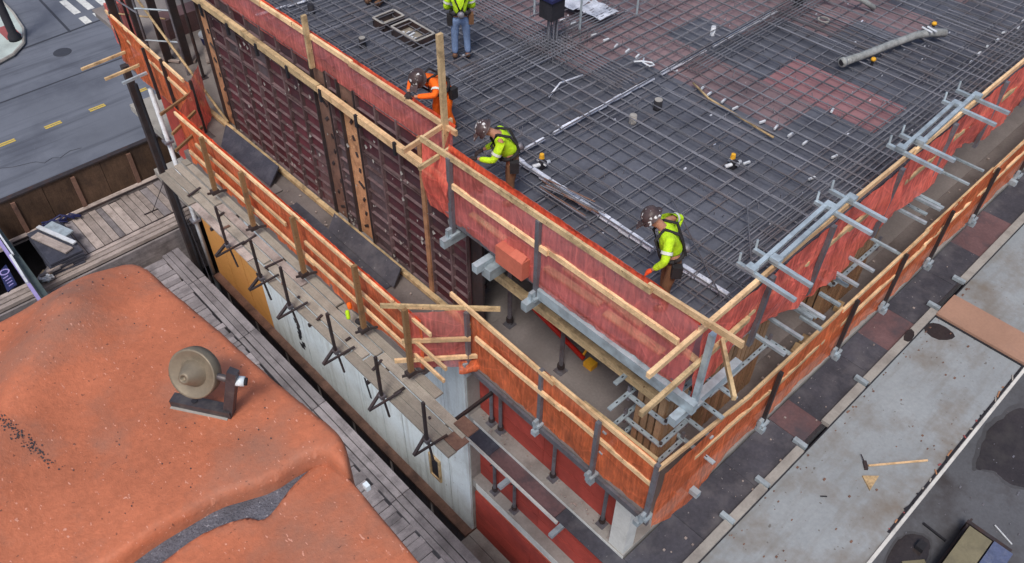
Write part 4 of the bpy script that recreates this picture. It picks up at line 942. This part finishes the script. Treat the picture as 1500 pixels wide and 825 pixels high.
def formarm(i, x, y0, y1, z, w=.055):
    bar('clamp_arm', 'galv', (x, y0, z), (x, y1, z), w, w*.85, FORMS[i])
for x in (8.25, 8.7, 9.3): formarm(1, x, 3.68, 2.88, -.45)
for x in (10.3, 10.78): formarm(1, x, 3.68, 2.9, -.45)
formarm(1, 10.9, 3.68, 3.1, -1.0, .045)
for x in (12.5, 13.02): formarm(2, x, 3.68, 2.9, -.45)
for x in (11.9, 13.6, 14.6, 15.2): formarm(2, x, 3.68, 3.0, -.8, .045)
for x, y0, y1, z in ((11.0, 3.6, 3.25, -1.2), (10.5, 3.49, 3.1, -1.2), (9.6, 3.5, 3.15, -.9), (9.9, 3.45, 3.05, -1.3)): formarm(1, x, y0, y1, z, .06)
for x, y0, y1, z in ((13.9, 3.7, 3.15, -1.0), (14.3, 3.7, 3.2, -1.3)): formarm(2, x, y0, y1, z, .06)
def yoke(x0, x1, lab, yb=3.48):
    t = thing('clamp_yoke', lab, 'clamp', 'galvanised yokes on the red rail')
    z = 1.17
    bar('long_bar', 'galv', (x0+.05, yb, z+.05), (x1-.05, yb+.06, z+.05), .062, .06, t)
    for x in (x0, x1): 
        bar('arm', 'galv', (x, 3.72, z), (x-.03, 2.8, z), .058, .055, t); MB().box(x-.06, x+.06, yb-.05, yb+.09, z+.03, z+.09).build('gusset', 'galv', t)
        bar('end_pin', 'galv', (x, 3.7, z), (x+.03, 3.72, z+.16), .03, .03, t)
    set_origin(t, ((x0+x1)/2, 3.4, z))
yoke(7.7, 9.58, 'nearer galvanised clamp yoke lying over the right rail'); yoke(8.08, 9.97, 'galvanised clamp yoke lying beside the nearer one', 3.36)
yoke(11.63, 13.44, 'farther galvanised clamp yoke lying over the right rail'); yoke(12.03, 13.93, 'galvanised clamp yoke lying beside the farther one', 3.36)
for k, (x, y) in enumerate(((11.0, 3.7), (11.3, 3.72), (12.6, 3.75))):
    tag(bar('timber_block', 'lumber2', (x, y, Z2+.04), (x+.25, y+.05, Z2+.04), .14, .1), ('nearest', 'middle', 'farthest')[k]+' timber block on the floor edge behind the right orange net', 'block', 'timber blocks on the floor edge')

scr = MB()
for k in range(160):
    r_ = random.random()
    if r_ < .35: x, y, z = random.uniform(5.8, 6.9), random.uniform(8.6, 17.4), Z2-.03
    elif r_ < .6: x, y, z = random.uniform(7, 20), random.uniform(3.45, 4.0), Z2-.01
    elif r_ < .8: x, y, z = random.uniform(7.1, 7.4), random.uniform(4.4, 8.7), Z3+.005
    else: x, y, z = random.uniform(7, 20), random.uniform(3.2, 4.0), Z3-.1
    w_ = random.uniform(.008, .03); scr.box(x-w_, x+w_*.6, y-w_*.7, y+w_, z, z+random.uniform(.01, .04))
stuff(scr.build('floor_litter', 'greywood'))
# ================================================================== RIGHT: adjoining slab and lower floor
adj = MB().box(6.5, 40, .68, 3.0, -7.15, -6.9).build('adjoining_floor', 'slab'); structure(adj)
structure(MB().box(6.5, 40, -30, .9, -10.6, -10.2).build('lower_floor', 'lowslab'))
eb = thing('slab_edge_beam', 'pale concrete kerb strip between dark platform and stained slab', 'kerb')
for xa, xb in ((6.5, 9.25), (9.3, 10.5), (10.6, 11.9), (12.9, 14.5), (14.7, 18.1), (19.7, 24), (24, 30)): bar('kerb_stone', 'conc', (xa+.01, 3.1, -6.88), (xb-.01, 3.1, -6.88), .2, .12, eb)
bar('joint_strip', 'black', (6.5, 2.985, -6.889), (30, 2.985, -6.889), .025, .02, eb)
set_origin(eb, (9, 3.1, -6.9))
le = thing('slab_lip', 'narrow white lip with scrap along the open edge of the stained slab', 'lip')
bar('lip_strip', 'concside', (6.5, .66, -6.885), (18.0, .66, -6.885), .07, .05, le); bar('dark_strip', 'black', (11.5, .735, -6.893), (18, .735, -6.893), .05, .012, le)
for k in range(26): bar('debris_chip', random.choice(['rust', 'black', 'conc', 'black', 'conc', 'padred']), (11.6+k*.24+jit(.1), .74+jit(.04), -6.885), (11.66+k*.24+jit(.1), .76+jit(.04), -6.88), .03, .02, le)
set_origin(le, (12, .66, -6.9))
tag(MB().box(17.98, 18.95, .7, 3.0, -6.905, -6.80).build('tan_strip', 'tan'), 'wide tan brown strip crossing the stained slab', 'strip')
for xx in (17.955, 18.975): tag(bar('joint_gap', 'black', (xx, .72, -6.885), (xx, 3.0, -6.885), .045, .03), 'dark joint along the %s edge of the tan strip' % ('near' if xx < 18.5 else 'far'), 'joint')
for p, lab in ((((17.3, 3.02), (17.65, 2.98), (17.8, 2.72), (17.72, 2.3), (17.45, 2.35), (17.2, 2.62)), 'dark torn opening beside the tan strip'), (((16.5, 3.18), (17.0, 3.22), (16.95, 3.02), (16.55, 2.98)), 'smaller dark opening in the pale kerb')):
    tag(MB().prism(smooth_poly([(x+.04*mnoise.noise((x*7, y*7, 1)), y+.04*mnoise.noise((x*7, y*7, 3))) for x, y in p], 1)[::-1], -6.9, -6.893 if p[0][0] > 17 else -6.815).build('dark_opening', 'wet'), lab, 'hole')
bm_ = thing('long_mallet', 'long pale handled rake lying on the stained slab', 'rake')
bar('handle', 'lumber', (12.62, 1.84, -6.86), (13.7, 1.02, -6.86), .035, .035, bm_); bar('head', 'dark', (12.5, 1.82, -6.86), (12.66, 1.96, -6.86), .07, .06, bm_)
MB().tube([(12.6, 1.9, -6.86), (12.75, 2.1, -6.84)], .012, 6).build('tine', 'dark', bm_); set_origin(bm_, (13, 1.5, -6.9))
tag(MB().prism([(12.3, 1.8), (12.56, 1.55), (12.1, 1.5)][::-1], -6.9, -6.86).build('triangular_offcut', 'lumber2'), 'triangular plywood offcut lying below the rake', 'offcut')
tag(bar('small_rod', 'black', (11.2, 2.15, -6.88), (11.3, 2.05, -6.88), .02, .02), 'tiny dark rod on the stained slab near the kerb', 'rod')
bs = thing('block_stack', 'pallet like stack of yellowed slabs on the lower floor', 'block stack')
for k in range(4): bar('slab_block', 'concblock', (13.2, -.68-k*.0, -10.12+k*.17), (15.2-k*.05, -.68, -10.12+k*.17), .55, .155, bs)
bar('blue_cover', 'bluecloth', (13.4, -1.22, -9.75), (15.15, -1.22, -9.75), .45, .3, bs); bar('side_board', 'dark', (12.9, -.36, -10.0), (15.5, -.36, -10.0), .05, .4, bs)
bar('end_board', 'dark', (15.32, -.3, -9.95), (15.32, -1.4, -9.95), .1, .4, bs); set_origin(bs, (14, -.9, -10.2))
tag(bar('ochre_board', 'concblock', (13.3, .1, -10.17), (13.75, -.25, -10.17), .45, .03), 'yellowed board lying by the wet patch under the slab lip', 'board')
lfl = MB()
for k in range(60):
    x, y = random.uniform(13, 20), random.uniform(-2, .6); w_ = random.choice([.006, .01, .015, .025]); lfl.box(x-w_, x+w_*random.uniform(.5, 2.5), y-w_*.6, y+w_, -10.2, -10.19+random.random()*.02)
stuff(lfl.build('floor_debris', 'steel'))
sll = MB()
for k in range(110):
    x = random.uniform(9, 20); y = random.uniform(.85, 2.95) if k % 2 else 2.93-abs(random.gauss(0, .1)); w_ = random.choice([.006, .01, .015, .025]); sll.box(x-w_, x+w_*random.uniform(.5, 2.5), y-w_*.7, y+w_, -6.9, -6.892+random.random()*.015)
stuff(sll.build('slab_debris', 'rustdark'))
tag(bar('white_stick', 'whitepipe', (16.04, -.84, -10.16), (15.84, -1.36, -10.16), .03, .03), 'thin white stick on the dark lower floor', 'stick')
tag(bar('dark_bar', 'black', (14.78, .42, -10.17), (14.74, -.2, -10.17), .05, .05), 'dark bar lying beside the yellowed slab stack', 'bar')
tag(MB().box(14.0, 14.25, .05, .25, -10.2, -10.05).build('black_bin', 'black'), 'small black box under the slab lip', 'box')
for pts in ([(17.2, .3), (17.6, -.1), (17.5, -.5), (17.62, -.9), (18.2, -1.4), (20, -1.2), (20.5, .3), (19, .6)], [(13.2, .62), (14.3, .6), (14.5, .2), (14.3, -.1), (13.4, -.2), (12.6, .1)]):
    pp = smooth_poly(pts, 3); pp = [(x+.07*mnoise.noise((x*3, y*3, 1))+.03*mnoise.noise((x*9, y*9, 2)), y+.07*mnoise.noise((x*3, y*3, 4))+.03*mnoise.noise((x*9, y*9, 5))) for x, y in pp]
    cx_ = sum(x for x, y in pp)/len(pp); cy_ = sum(y for x, y in pp)/len(pp)
    structure(MB().prism([(cx_+(x-cx_)*1.1+.05*mnoise.noise((x*5, y*5, 9)), cy_+(y-cy_)*1.13+.05*mnoise.noise((x*5, y*5, 7))) for x, y in pp][::-1], -10.2, -10.197).build('damp_patch', 'damp'))
    structure(MB().prism(pp[::-1], -10.2, -10.193).build('wet_patch', 'wet'))

# ================================================================== ORANGE COATED ROOF
def inside(p, poly):
    c = False; n = len(poly)
    for i in range(n):
        (x0, y0), (x1, y1) = poly[i], poly[(i+1) % n]
        if (y0 > p[1]) != (y1 > p[1]) and p[0] < (x1-x0)*(p[1]-y0)/(y1-y0)+x0: c = not c
    return c
def nearest(p, poly):
    best = 1e9; bp = p; n = len(poly)
    for i in range(n):
        ax, ay = poly[i]; bx_, by_ = poly[(i+1) % n]; dx, dy = bx_-ax, by_-ay; L = dx*dx+dy*dy
        t = max(0, min(1, ((p[0]-ax)*dx+(p[1]-ay)*dy)/L)) if L else 0
        q = (ax+t*dx, ay+t*dy); d = (p[0]-q[0])**2+(p[1]-q[1])**2
        if d < best: best = d; bp = q
    return math.sqrt(best), bp
def crust(name, mat, poly, zf, rad, depth, step, parent):
    xs = [p[0] for p in poly]; ys_ = [p[1] for p in poly]
    nx = int((max(xs)-min(xs))/step)+3; ny = int((max(ys_)-min(ys_))/step)+3; x0 = min(xs)-step; y0 = min(ys_)-step
    idx = {}; V = []; F = []
    for i in range(nx):
        for j in range(ny):
            p = (x0+i*step, y0+j*step); d, q = nearest(p, poly); ins = inside(p, poly)
            if not ins and d > step*.75: continue
            if not ins or d < step*.3: p = q; d = 0
            t = min(1, d/rad); dz = -rad*(1-math.sqrt(max(0, 1-(1-t)**2)))
            idx[i, j] = len(V); V.append((p[0], p[1], zf(p[0], p[1])+dz))
    for i in range(nx-1):
        for j in range(ny-1):
            k = [(i, j), (i+1, j), (i+1, j+1), (i, j+1)]
            if all(c in idx for c in k): F.append(tuple(idx[c] for c in k))
            else:
                kk = [idx[c] for c in k if c in idx]
                if len(kk) == 3: F.append(tuple(kk))
    me = bpy.data.meshes.new(name); me.from_pydata(V, [], F)
    bm = bmesh.new(); bm.from_mesh(me)
    bmesh.ops.remove_doubles(bm, verts=bm.verts, dist=step*.08)
    ed = [e for e in bm.edges if e.is_boundary]
    ex = bmesh.ops.extrude_edge_only(bm, edges=ed)
    for v in ex['geom']:
        if isinstance(v, bmesh.types.BMVert): v.co.z -= depth
    bmesh.ops.recalc_face_normals(bm, faces=bm.faces)
    bm.to_mesh(me); bm.free(); me.polygons.foreach_set('use_smooth', [True]*len(me.polygons))
    return put(name, me, parent, mat)
ZO = 5.3
def z_up(x, y): 
    u = (x-.86)*.72+(y-4.28)*.69; v = (x-.86)*.69-(y-4.28)*.72          # u along the ridge from the corner, v across it
    ridge = .16*math.exp(-(v+.12)**2/.05)*min(1, max(0, -u)/.5)*math.exp(-max(0, -u-1.6)**2)
    return ZO+.03*mnoise.noise((x*1.3, y*1.3, 3))+.014*mnoise.noise((x*4, y*4, 8))+ridge-.03
def z_lo(x, y): return ZO-.13+.03*mnoise.noise((x*1.5, y*1.5, 13))+.01*mnoise.noise((x*5, y*5, 2))
orf = thing('orange_roof', 'large smooth orange coated roof corner with a torn grey seam', 'roof')
upper = smooth_poly([(-2.6, 4.33), (-.6, 4.32), (.07, 4.305), (.38, 4.3), (.71, 4.285), (.83, 4.275), (.885, 4.2), (.905, 4.06), (.907, 3.92), (.946, 3.55), (.98, 3.12), (1.025, 2.68), (1.05, 2.4), (1.04, 2.3),
    (1.0, 2.2), (.955, 2.15), (.93, 2.2), (.925, 2.29), (.897, 2.328), (.81, 2.36), (.644, 2.362), (.51, 2.42), (.41, 2.465), (.244, 2.48), (.093, 2.492), (-.095, 2.481), (-.5, 2.56), (-2.6, 2.7)], 1)
lower = smooth_poly([(.96, 2.22), (.945, 1.87), (.935, 1.57), (.91, 1.0), (.9, .3), (-2.6, .3), (-2.6, 2.2), (-.4, 2.35), (-.05, 2.385), (.1, 2.39), (.25, 2.4), (.37, 2.375), (.465, 2.33), (.486, 2.312), (.513, 2.262), (.55, 2.258), (.59, 2.268), (.66, 2.296), (.724, 2.319), (.85, 2.346), (.93, 2.335)], 1)
crust('upper_skin', 'orange', upper, z_up, .05, .3, .017, orf)
crust('lower_skin', 'orange', lower, z_lo, .012, .25, .018, orf)
MB().box(-2.6, .86, .3, 4.15, ZO-.5, ZO-.16).build('felt_layer', 'mat', orf)
MB().box(-2.6, .84, .3, 4.1, ZO-2.0, ZO-.5).build('roof_body', 'orange', orf)
gr = MB()
for k in range(250):
    if k < 190: q_ = random.gauss(0, .1); x, y = -.13+random.gauss(0, .016)-q_*.25, 3.3+q_
    else: x, y = random.uniform(-.1, .9), random.uniform(2.5, 4.2)
    if not inside((x, y), upper): continue
    z = z_up(x, y); w_ = random.uniform(.0008, .003)
    gr.box(x-w_, x+w_*1.3, y-w_, y+w_*2, z-.004, z+.003)
stuff(gr.build('grit', 'gun', orf))
set_origin(orf, (-.5, 2.5, ZO-2))
# pulley
pw = thing('pulley_bracket', 'dull brass pulley wheel on a gunmetal angle bracket on the orange roof', 'pulley')
bz = z_up(.63, 2.95)+.0
A, Bp = Vector((.53, 3.1, bz+.018)), Vector((.705, 2.835, bz+.018))
dAB = (Bp-A).normalized()
bar('base_arm', 'gun', A, Bp+dAB*.02, .06, .05, pw)
MB().lathe([(0, .003), (.016, .003), (.016, 0)], 12, Matrix.Translation(A+dAB*.13+Vector((0, 0, .03)))).build('bolt_hole', 'black', pw)
bar('sealant', 'conc', A+Vector((-.03, -.02, -.024)), Bp+Vector((-.026, -.022, -.024)), .016, .014, pw)
UPR = (Vector((0, 0, .33))+RT*.095)
bar('upright', 'gun', Bp-UPR*.08, Bp+UPR, .04, .05, pw, up=(dAB.x, dAB.y, 0))
ctr = Vector((.634, 2.962, bz+.268))
ax = ((cam.matrix_world.translation-ctr).normalized()*.83-RT*.49-UP*.27).normalized()
mw = Matrix.Translation(ctr) @ ax.to_track_quat('Z', 'Y').to_matrix().to_4x4() @ Matrix.Scale(1.08, 4)
MB().lathe([(0, -.07), (.1, -.07), (.118, -.06), (.122, -.03), (.122, .0), (.118, .006), (.11, .002), (.072, -.012), (.066, -.012)], 40, mw).build('wheel', 'brass', pw, True)
MB().lathe([(.068, -.013), (.06, .0), (.028, .062), (.022, .066), (.013, .066), (.013, .05), (0, .05)], 32, mw).build('hub_cone', 'brass', pw, True)
MB().tube([ctr-ax*.05, Bp+UPR*.78], .018, 10).build('axle', 'gun', pw, True)
kd = (RT*.96-UP*.1+FW*.1).normalized()
kp = Bp+UPR*.78
MB().tube([kp+kd*.02, kp+kd*.06], .026, 14).build('knob', 'knob', pw, True); MB().tube([kp+kd*.06, kp+kd*.072], .02, 12).build('knob_cap', 'black', pw, True)
set_origin(pw, A)
for k, (x, y, m) in enumerate(((.93, 3.42, 'lumber'), (.99, 2.05, 'knob'))):
    tag(MB().box(x-.012, x+.012, y-.012, y+.02, ZO-.14, ZO-.1).build('fixing_clip', m), 'small pale fixing clip on the orange roof edge %s' % ('above the pulley' if k == 0 else 'at the torn seam'), 'clip')

# ================================================================== PEOPLE
def skin(name, mat, pts, edges, root, parent, sub=2):
    keys = list(pts); me = bpy.data.meshes.new(name)
    me.from_pydata([pts[k][0] for k in keys], [(keys.index(a), keys.index(b)) for a, b in edges], [])
    o = put(name, me, parent, mat)
    md = o.modifiers.new('skin', 'SKIN'); md.use_smooth_shade = True
    lay_ = me.skin_vertices[0] if me.skin_vertices else None
    if lay_ is None:
        bm = bmesh.new(); bm.from_mesh(me); bm.verts.layers.skin.verify(); bm.to_mesh(me); bm.free(); lay_ = me.skin_vertices[0]
    for k, sv in zip(keys, lay_.data):
        r = pts[k][1]; sv.radius = r if isinstance(r, tuple) else (r, r); sv.use_root = (k == root)
    ss = o.modifiers.new('sub', 'SUBSURF'); ss.levels = 1; ss.render_levels = sub
    return o
def person(label, loc, face, J, shirt, trous, glove, hat='hat', extra=None, helmet_dir=None):
    """J: joints in metres, local frame x forward, y left, z up; face: heading in radians"""
    rot = Matrix.Translation(loc) @ Matrix.Rotation(face, 4, 'Z')
    W = lambda v: rot @ Vector(v)
    t = thing('person', label, 'person', 'workers on the deck')
    j = {k: W(v) for k, v in J.items()}
    pel, chest, neck, head = j['pelvis'], j['chest'], j['neck'], j['head']
    mid = (pel+chest)/2; up = (head-neck).normalized(); fwd = (rot.to_3x3() @ Vector(J.get('look', (1, 0, 0)))).normalized()
    P = {'pelvis': (pel, .1), 'mid': (mid, .1), 'chest': (chest, .11), 'neck': (neck, .055), 'head': (head, .085), 'crown': (head+up*.1, .075), 'nose': (head+fwd*.1-up*.01, .018)}
    E = [('pelvis', 'mid'), ('mid', 'chest'), ('chest', 'neck'), ('neck', 'head'), ('head', 'crown'), ('head', 'nose')]
    for s in 'LR':
        sh, el, wr = j['sh'+s], j['el'+s], j['wr'+s]; d = (wr-el).normalized()
        P['sh'+s] = (sh, .055); P['el'+s] = (el, .042); P['wr'+s] = (wr, .03)
        E += [('chest', 'sh'+s), ('sh'+s, 'el'+s), ('el'+s, 'wr'+s)]
        hp, kn, an = j['hip'+s], j['kn'+s], j['an'+s]; toe = an+(rot.to_3x3() @ Vector((.16, 0, -.04)))
        P['hip'+s] = (hp, .085); P['kn'+s] = (kn, .058); P['an'+s] = (an, .04); P['toe'+s] = (toe, .035)
        E += [('pelvis', 'hip'+s), ('hip'+s, 'kn'+s), ('kn'+s, 'an'+s), ('an'+s, 'toe'+s)]
    skin('body', 'skin', P, E, 'pelvis', t)
    # shirt, trousers
    A = {'waist': (pel+(mid-pel)*.3, (.135, .17)), 'mid': (mid, (.14, .17)), 'chest': (chest, (.14, .19)), 'neck': (chest+(neck-chest)*.72, .075)}
    EE = [('waist', 'mid'), ('mid', 'chest'), ('chest', 'neck')]
    for s in 'LR':
        sh, el, wr = j['sh'+s], j['el'+s], j['wr'+s]
        A['sh'+s] = (sh, .078); A['el'+s] = (el, .062); A['wr'+s] = (el+(wr-el)*.86, .045); EE += [('chest', 'sh'+s), ('sh'+s, 'el'+s), ('el'+s, 'wr'+s)]
    skin('shirt', shirt, A, EE, 'chest', t)
    B = {'waist': (pel+(mid-pel)*.35, (.128, .16)), 'pelvis': (pel, (.135, .17))}; EE = [('waist', 'pelvis')]
    for s in 'LR':
        hp, kn, an = j['hip'+s], j['kn'+s], j['an'+s]
        B['hip'+s] = (hp-(hp-kn)*.08, .1); B['kn'+s] = (kn, .075); B['an'+s] = (an+(kn-an)*.12, .065); EE += [('pelvis', 'hip'+s), ('hip'+s, 'kn'+s), ('kn'+s, 'an'+s)]
    skin('trousers', trous, B, EE, 'pelvis', t)
    for s in 'LR':
        an = j['an'+s]; toe = an+(rot.to_3x3() @ Vector((.17, 0, -.04)))
        skin('boot', 'boot', {'a': (an+Vector((0, 0, .08)), .06), 'b': (an+Vector((0, 0, -.03)), .06), 'c': (toe, .048)}, [('a', 'b'), ('b', 'c')], 'a', t, 1)
        wr, el = j['wr'+s], j['el'+s]; d = (wr-el).normalized()
        side = d.cross(Vector((0, 0, 1)));
        if side.length < .1: side = d.cross(fwd)
        side.normalize(); dn = d.cross(side)
        H = {'w': (wr-d*.01, .034), 'p': (wr+d*.06, (.042, .026))}; HE = [('w', 'p')]
        for q in range(4):
            off = side*(q-1.5)*.022; L = (.066, .075, .07, .055)[q]
            H['k%d' % q] = (wr+d*.1+off, .013); H['m%d' % q] = (wr+d*(.1+L*.55)+off+dn*.02, .011); H['t%d' % q] = (wr+d*(.1+L*.8)+off+dn*.05, .009)
            HE += [('p', 'k%d' % q), ('k%d' % q, 'm%d' % q), ('m%d' % q, 't%d' % q)]
        H['th'] = (wr+d*.06+side*.05+dn*.01, .014); H['tt'] = (wr+d*.1+side*.06+dn*.03, .011); HE += [('p', 'th'), ('th', 'tt')]
        skin('glove', glove, H, HE, 'p', t, 1)
    for s in 'LR':
        a, b = j['sh'+s], j['el'+s]; c = a+(b-a)*.55; d = (b-a).normalized()
        MB().tube([c-d*.022, c+d*.022], .083, 12, False).build('reflective_band', 'tape', t, True)
    # hard hat
    hm = Matrix.Translation(head+up*.075) @ up.to_track_quat('Z', 'Y').to_matrix().to_4x4()
    MB().lathe([(.17, -.02), (.165, -.005), (.14, .0), (.138, .04), (.12, .09), (.08, .125), (.03, .14), (0, .141)], 20, hm).build('hard_hat', hat, t, True)
    pk = head+up*.06+fwd*.16; MB().box(-.07, .07, -.09, .09, -.008, .008).build('hat_peak', hat, t).matrix_world = Matrix.Translation(pk) @ up.to_track_quat('Z', 'Y').to_matrix().to_4x4()
    # eyes and mouth
    sd_ = up.cross(fwd).normalized()
    for s in (-1, 1): MB().lathe([(0, .012), (.01, .006), (.012, 0)], 6, Matrix.Translation(head+fwd*.082+sd_*s*.034+up*.025) @ fwd.to_track_quat('Z', 'Y').to_matrix().to_4x4()).build('eye', 'black', t)
    bar('mouth', 'boot', head+fwd*.085-sd_*.025-up*.05, head+fwd*.085+sd_*.025-up*.05, .01, .012, t)
    # harness
    tor = (chest-pel).normalized(); sdv = (j['shL']-j['shR']).normalized(); bk = sdv.cross(tor).normalized()
    if bk.dot(fwd) > 0: bk = -bk
    hb = MB()
    for s in (-1, 1):
        a = chest+tor*.17+sdv*s*.09
        for f in (bk, -bk):
            pts_ = [a, chest+sdv*s*.11+f*.165+tor*.04, mid+sdv*s*(.02 if f is bk else .1)+f*.172, pel+sdv*s*.12+f*.16+tor*.1]
            hb.tube(pts_, .022, 6)
    ring = [pel+tor*.11+sdv*.185*math.cos(q*math.pi/8)+bk*.16*math.sin(q*math.pi/8) for q in range(17)]
    hb.tube(ring, .03, 6); hb.build('harness', 'strap', t, True)
    for s, pm in ((-1, 'brown'), (1, 'strap')):
        c = pel+sdv*s*.21+tor*-.02; MB().box(-.07, .07, -.05, .05, -.12, .08).build('tool_pouch', pm, t).matrix_world = Matrix.Translation(c) @ Matrix.Rotation(face, 4, 'Z')
    MB().lathe([(0, .05), (.06, .05), (.07, 0), (.06, -.05), (0, -.05)], 12, Matrix.Translation(pel+bk*.19+tor*.12) @ bk.to_track_quat('Z', 'Y').to_matrix().to_4x4()).build('reel', 'steel', t, True)
    set_origin(t, Vector(loc)); return t
def base_pose():
    J = {'pelvis': (0, 0, .93), 'chest': (.02, 0, 1.33), 'neck': (.03, 0, 1.5), 'head': (.05, 0, 1.6)}
    for s, k in (('L', 1), ('R', -1)):
        J['sh'+s] = (.02, .19*k, 1.4); J['el'+s] = (.05, .27*k, 1.12); J['wr'+s] = (.16, .24*k, .9)
        J['hip'+s] = (0, .1*k, .88); J['kn'+s] = (.03, .12*k, .48); J['an'+s] = (0, .13*k, .09)
    return J
# standing worker in jeans, back to the camera
J = base_pose(); J['wrL'] = (.28, .15, 1.0); J['wrR'] = (.28, -.15, 1.0)
t = person('worker in lime shirt and blue jeans standing with back turned', (9.66, 11.66, .02), math.radians(55), J, 'lime', 'jeans', 'glove')
for s in 'LR': pass
# orange hoodie worker leaning over the rail
J = base_pose()
J.update({'pelvis': (-.42, 0, .9), 'chest': (-.12, 0, 1.16), 'neck': (.04, 0, 1.27), 'head': (.13, .02, 1.32), 'look': (.8, .3, -.5),
          'shL': (-.06, .21, 1.2), 'shR': (-.06, -.21, 1.2), 'elL': (.1, .36, 1.12), 'elR': (.08, -.28, 1.12), 'wrL': (.36, .1, 1.1), 'wrR': (.36, -.02, 1.13),
          'hipL': (-.43, .1, .87), 'hipR': (-.43, -.1, .87), 'knL': (-.36, .12, .48), 'knR': (-.3, -.12, .48), 'anL': (-.5, .13, .09), 'anR': (-.42, -.13, .09)})
person('worker in orange hoodie leaning over the timber rail', (7.42, 9.95, .02), math.radians(183), J, 'hiorange', 'hiorange', 'glove')
# lime worker working at the corner net
J = base_pose()
J.update({'chest': (.16, 0, 1.24), 'neck': (.27, 0, 1.36), 'head': (.36, 0, 1.41), 'look': (.8, 0, -.6), 'pelvis': (-.02, 0, .9),
          'shL': (.18, .2, 1.28), 'shR': (.18, -.2, 1.28), 'elL': (.3, .26, 1.02), 'elR': (.2, -.27, 1.0), 'wrL': (.55, .16, 1.0), 'wrR': (.45, -.18, .92),
          'hipL': (-.02, .1, .86), 'hipR': (-.02, -.1, .86)})
person('worker in lime shirt and brown trousers bending at the net corner', (7.34, 7.72, .0), math.radians(140), J, 'lime', 'brown', 'glove')
# worker stooping by the rail
J = base_pose()
J.update({'chest': (.13, -.03, 1.34), 'neck': (.22, -.05, 1.48), 'head': (.31, -.07, 1.56), 'look': (.8, .1, -.55), 'pelvis': (-.03, 0, .93),
          'shL': (.13, .17, 1.4), 'shR': (.13, -.22, 1.42), 'elL': (.18, .34, 1.16), 'elR': (-.12, -.45, 1.3), 'wrL': (.33, .3, .98), 'wrR': (0, -.26, 1.08),
          'hipL': (-.03, .1, .88), 'hipR': (-.03, -.1, .88), 'knL': (.05, .13, .48), 'knR': (.02, -.13, .48)})
person('worker in lime shirt with orange gloves stooping beside the corner rail', (7.36, 4.5, .0), math.radians(136), J, 'lime', 'brown', 'oglove')
# worker at the top edge, kneeling over the bars
J = base_pose()
J.update({'pelvis': (0, 0, .42), 'chest': (.3, 0, .62), 'neck': (.45, 0, .68), 'head': (.54, 0, .7), 'look': (.7, 0, -.7), 'shL': (.32, .19, .64), 'shR': (.32, -.19, .64),
          'elL': (.45, .22, .38), 'elR': (.45, -.22, .38), 'wrL': (.55, .12, .2), 'wrR': (.55, -.12, .2), 'hipL': (0, .1, .38), 'hipR': (0, -.1, .38),
          'knL': (.3, .14, .12), 'knR': (.3, -.14, .12), 'anL': (-.08, .13, .08), 'anR': (-.08, -.13, .08)})
person('worker in brown trousers and lime shirt kneeling at the top edge', (9.75, 14.75, .02), math.radians(20), J, 'lime', 'brown', 'glove')
# hi-vis cloth on a wooden post of the wing rail
hv = thing('hi_vis_cloth', 'scrap of orange and lime cloth hung by a wooden post of the wing rail', 'cloth')
skin('orange_cloth', 'hiorange', {'a': (Vector((5.42, 10.3, -3.05)), .06), 'b': (Vector((5.4, 10.25, -3.22)), .05)}, [('a', 'b')], 'a', hv, 1)
skin('lime_cloth', 'lime', {'a': (Vector((5.34, 10.28, -3.2)), .05), 'b': (Vector((5.3, 10.2, -3.4)), .045)}, [('a', 'b')], 'a', hv, 1)
skin('dark_cloth', 'strap', {'a': (Vector((5.38, 10.1, -3.38)), .07), 'b': (Vector((5.45, 9.9, -3.4)), .06)}, [('a', 'b')], 'a', hv, 1)
set_origin(hv, (5.4, 10.2, -3.4))
print('rebar parts', NB, 'objects', len(bpy.data.objects))
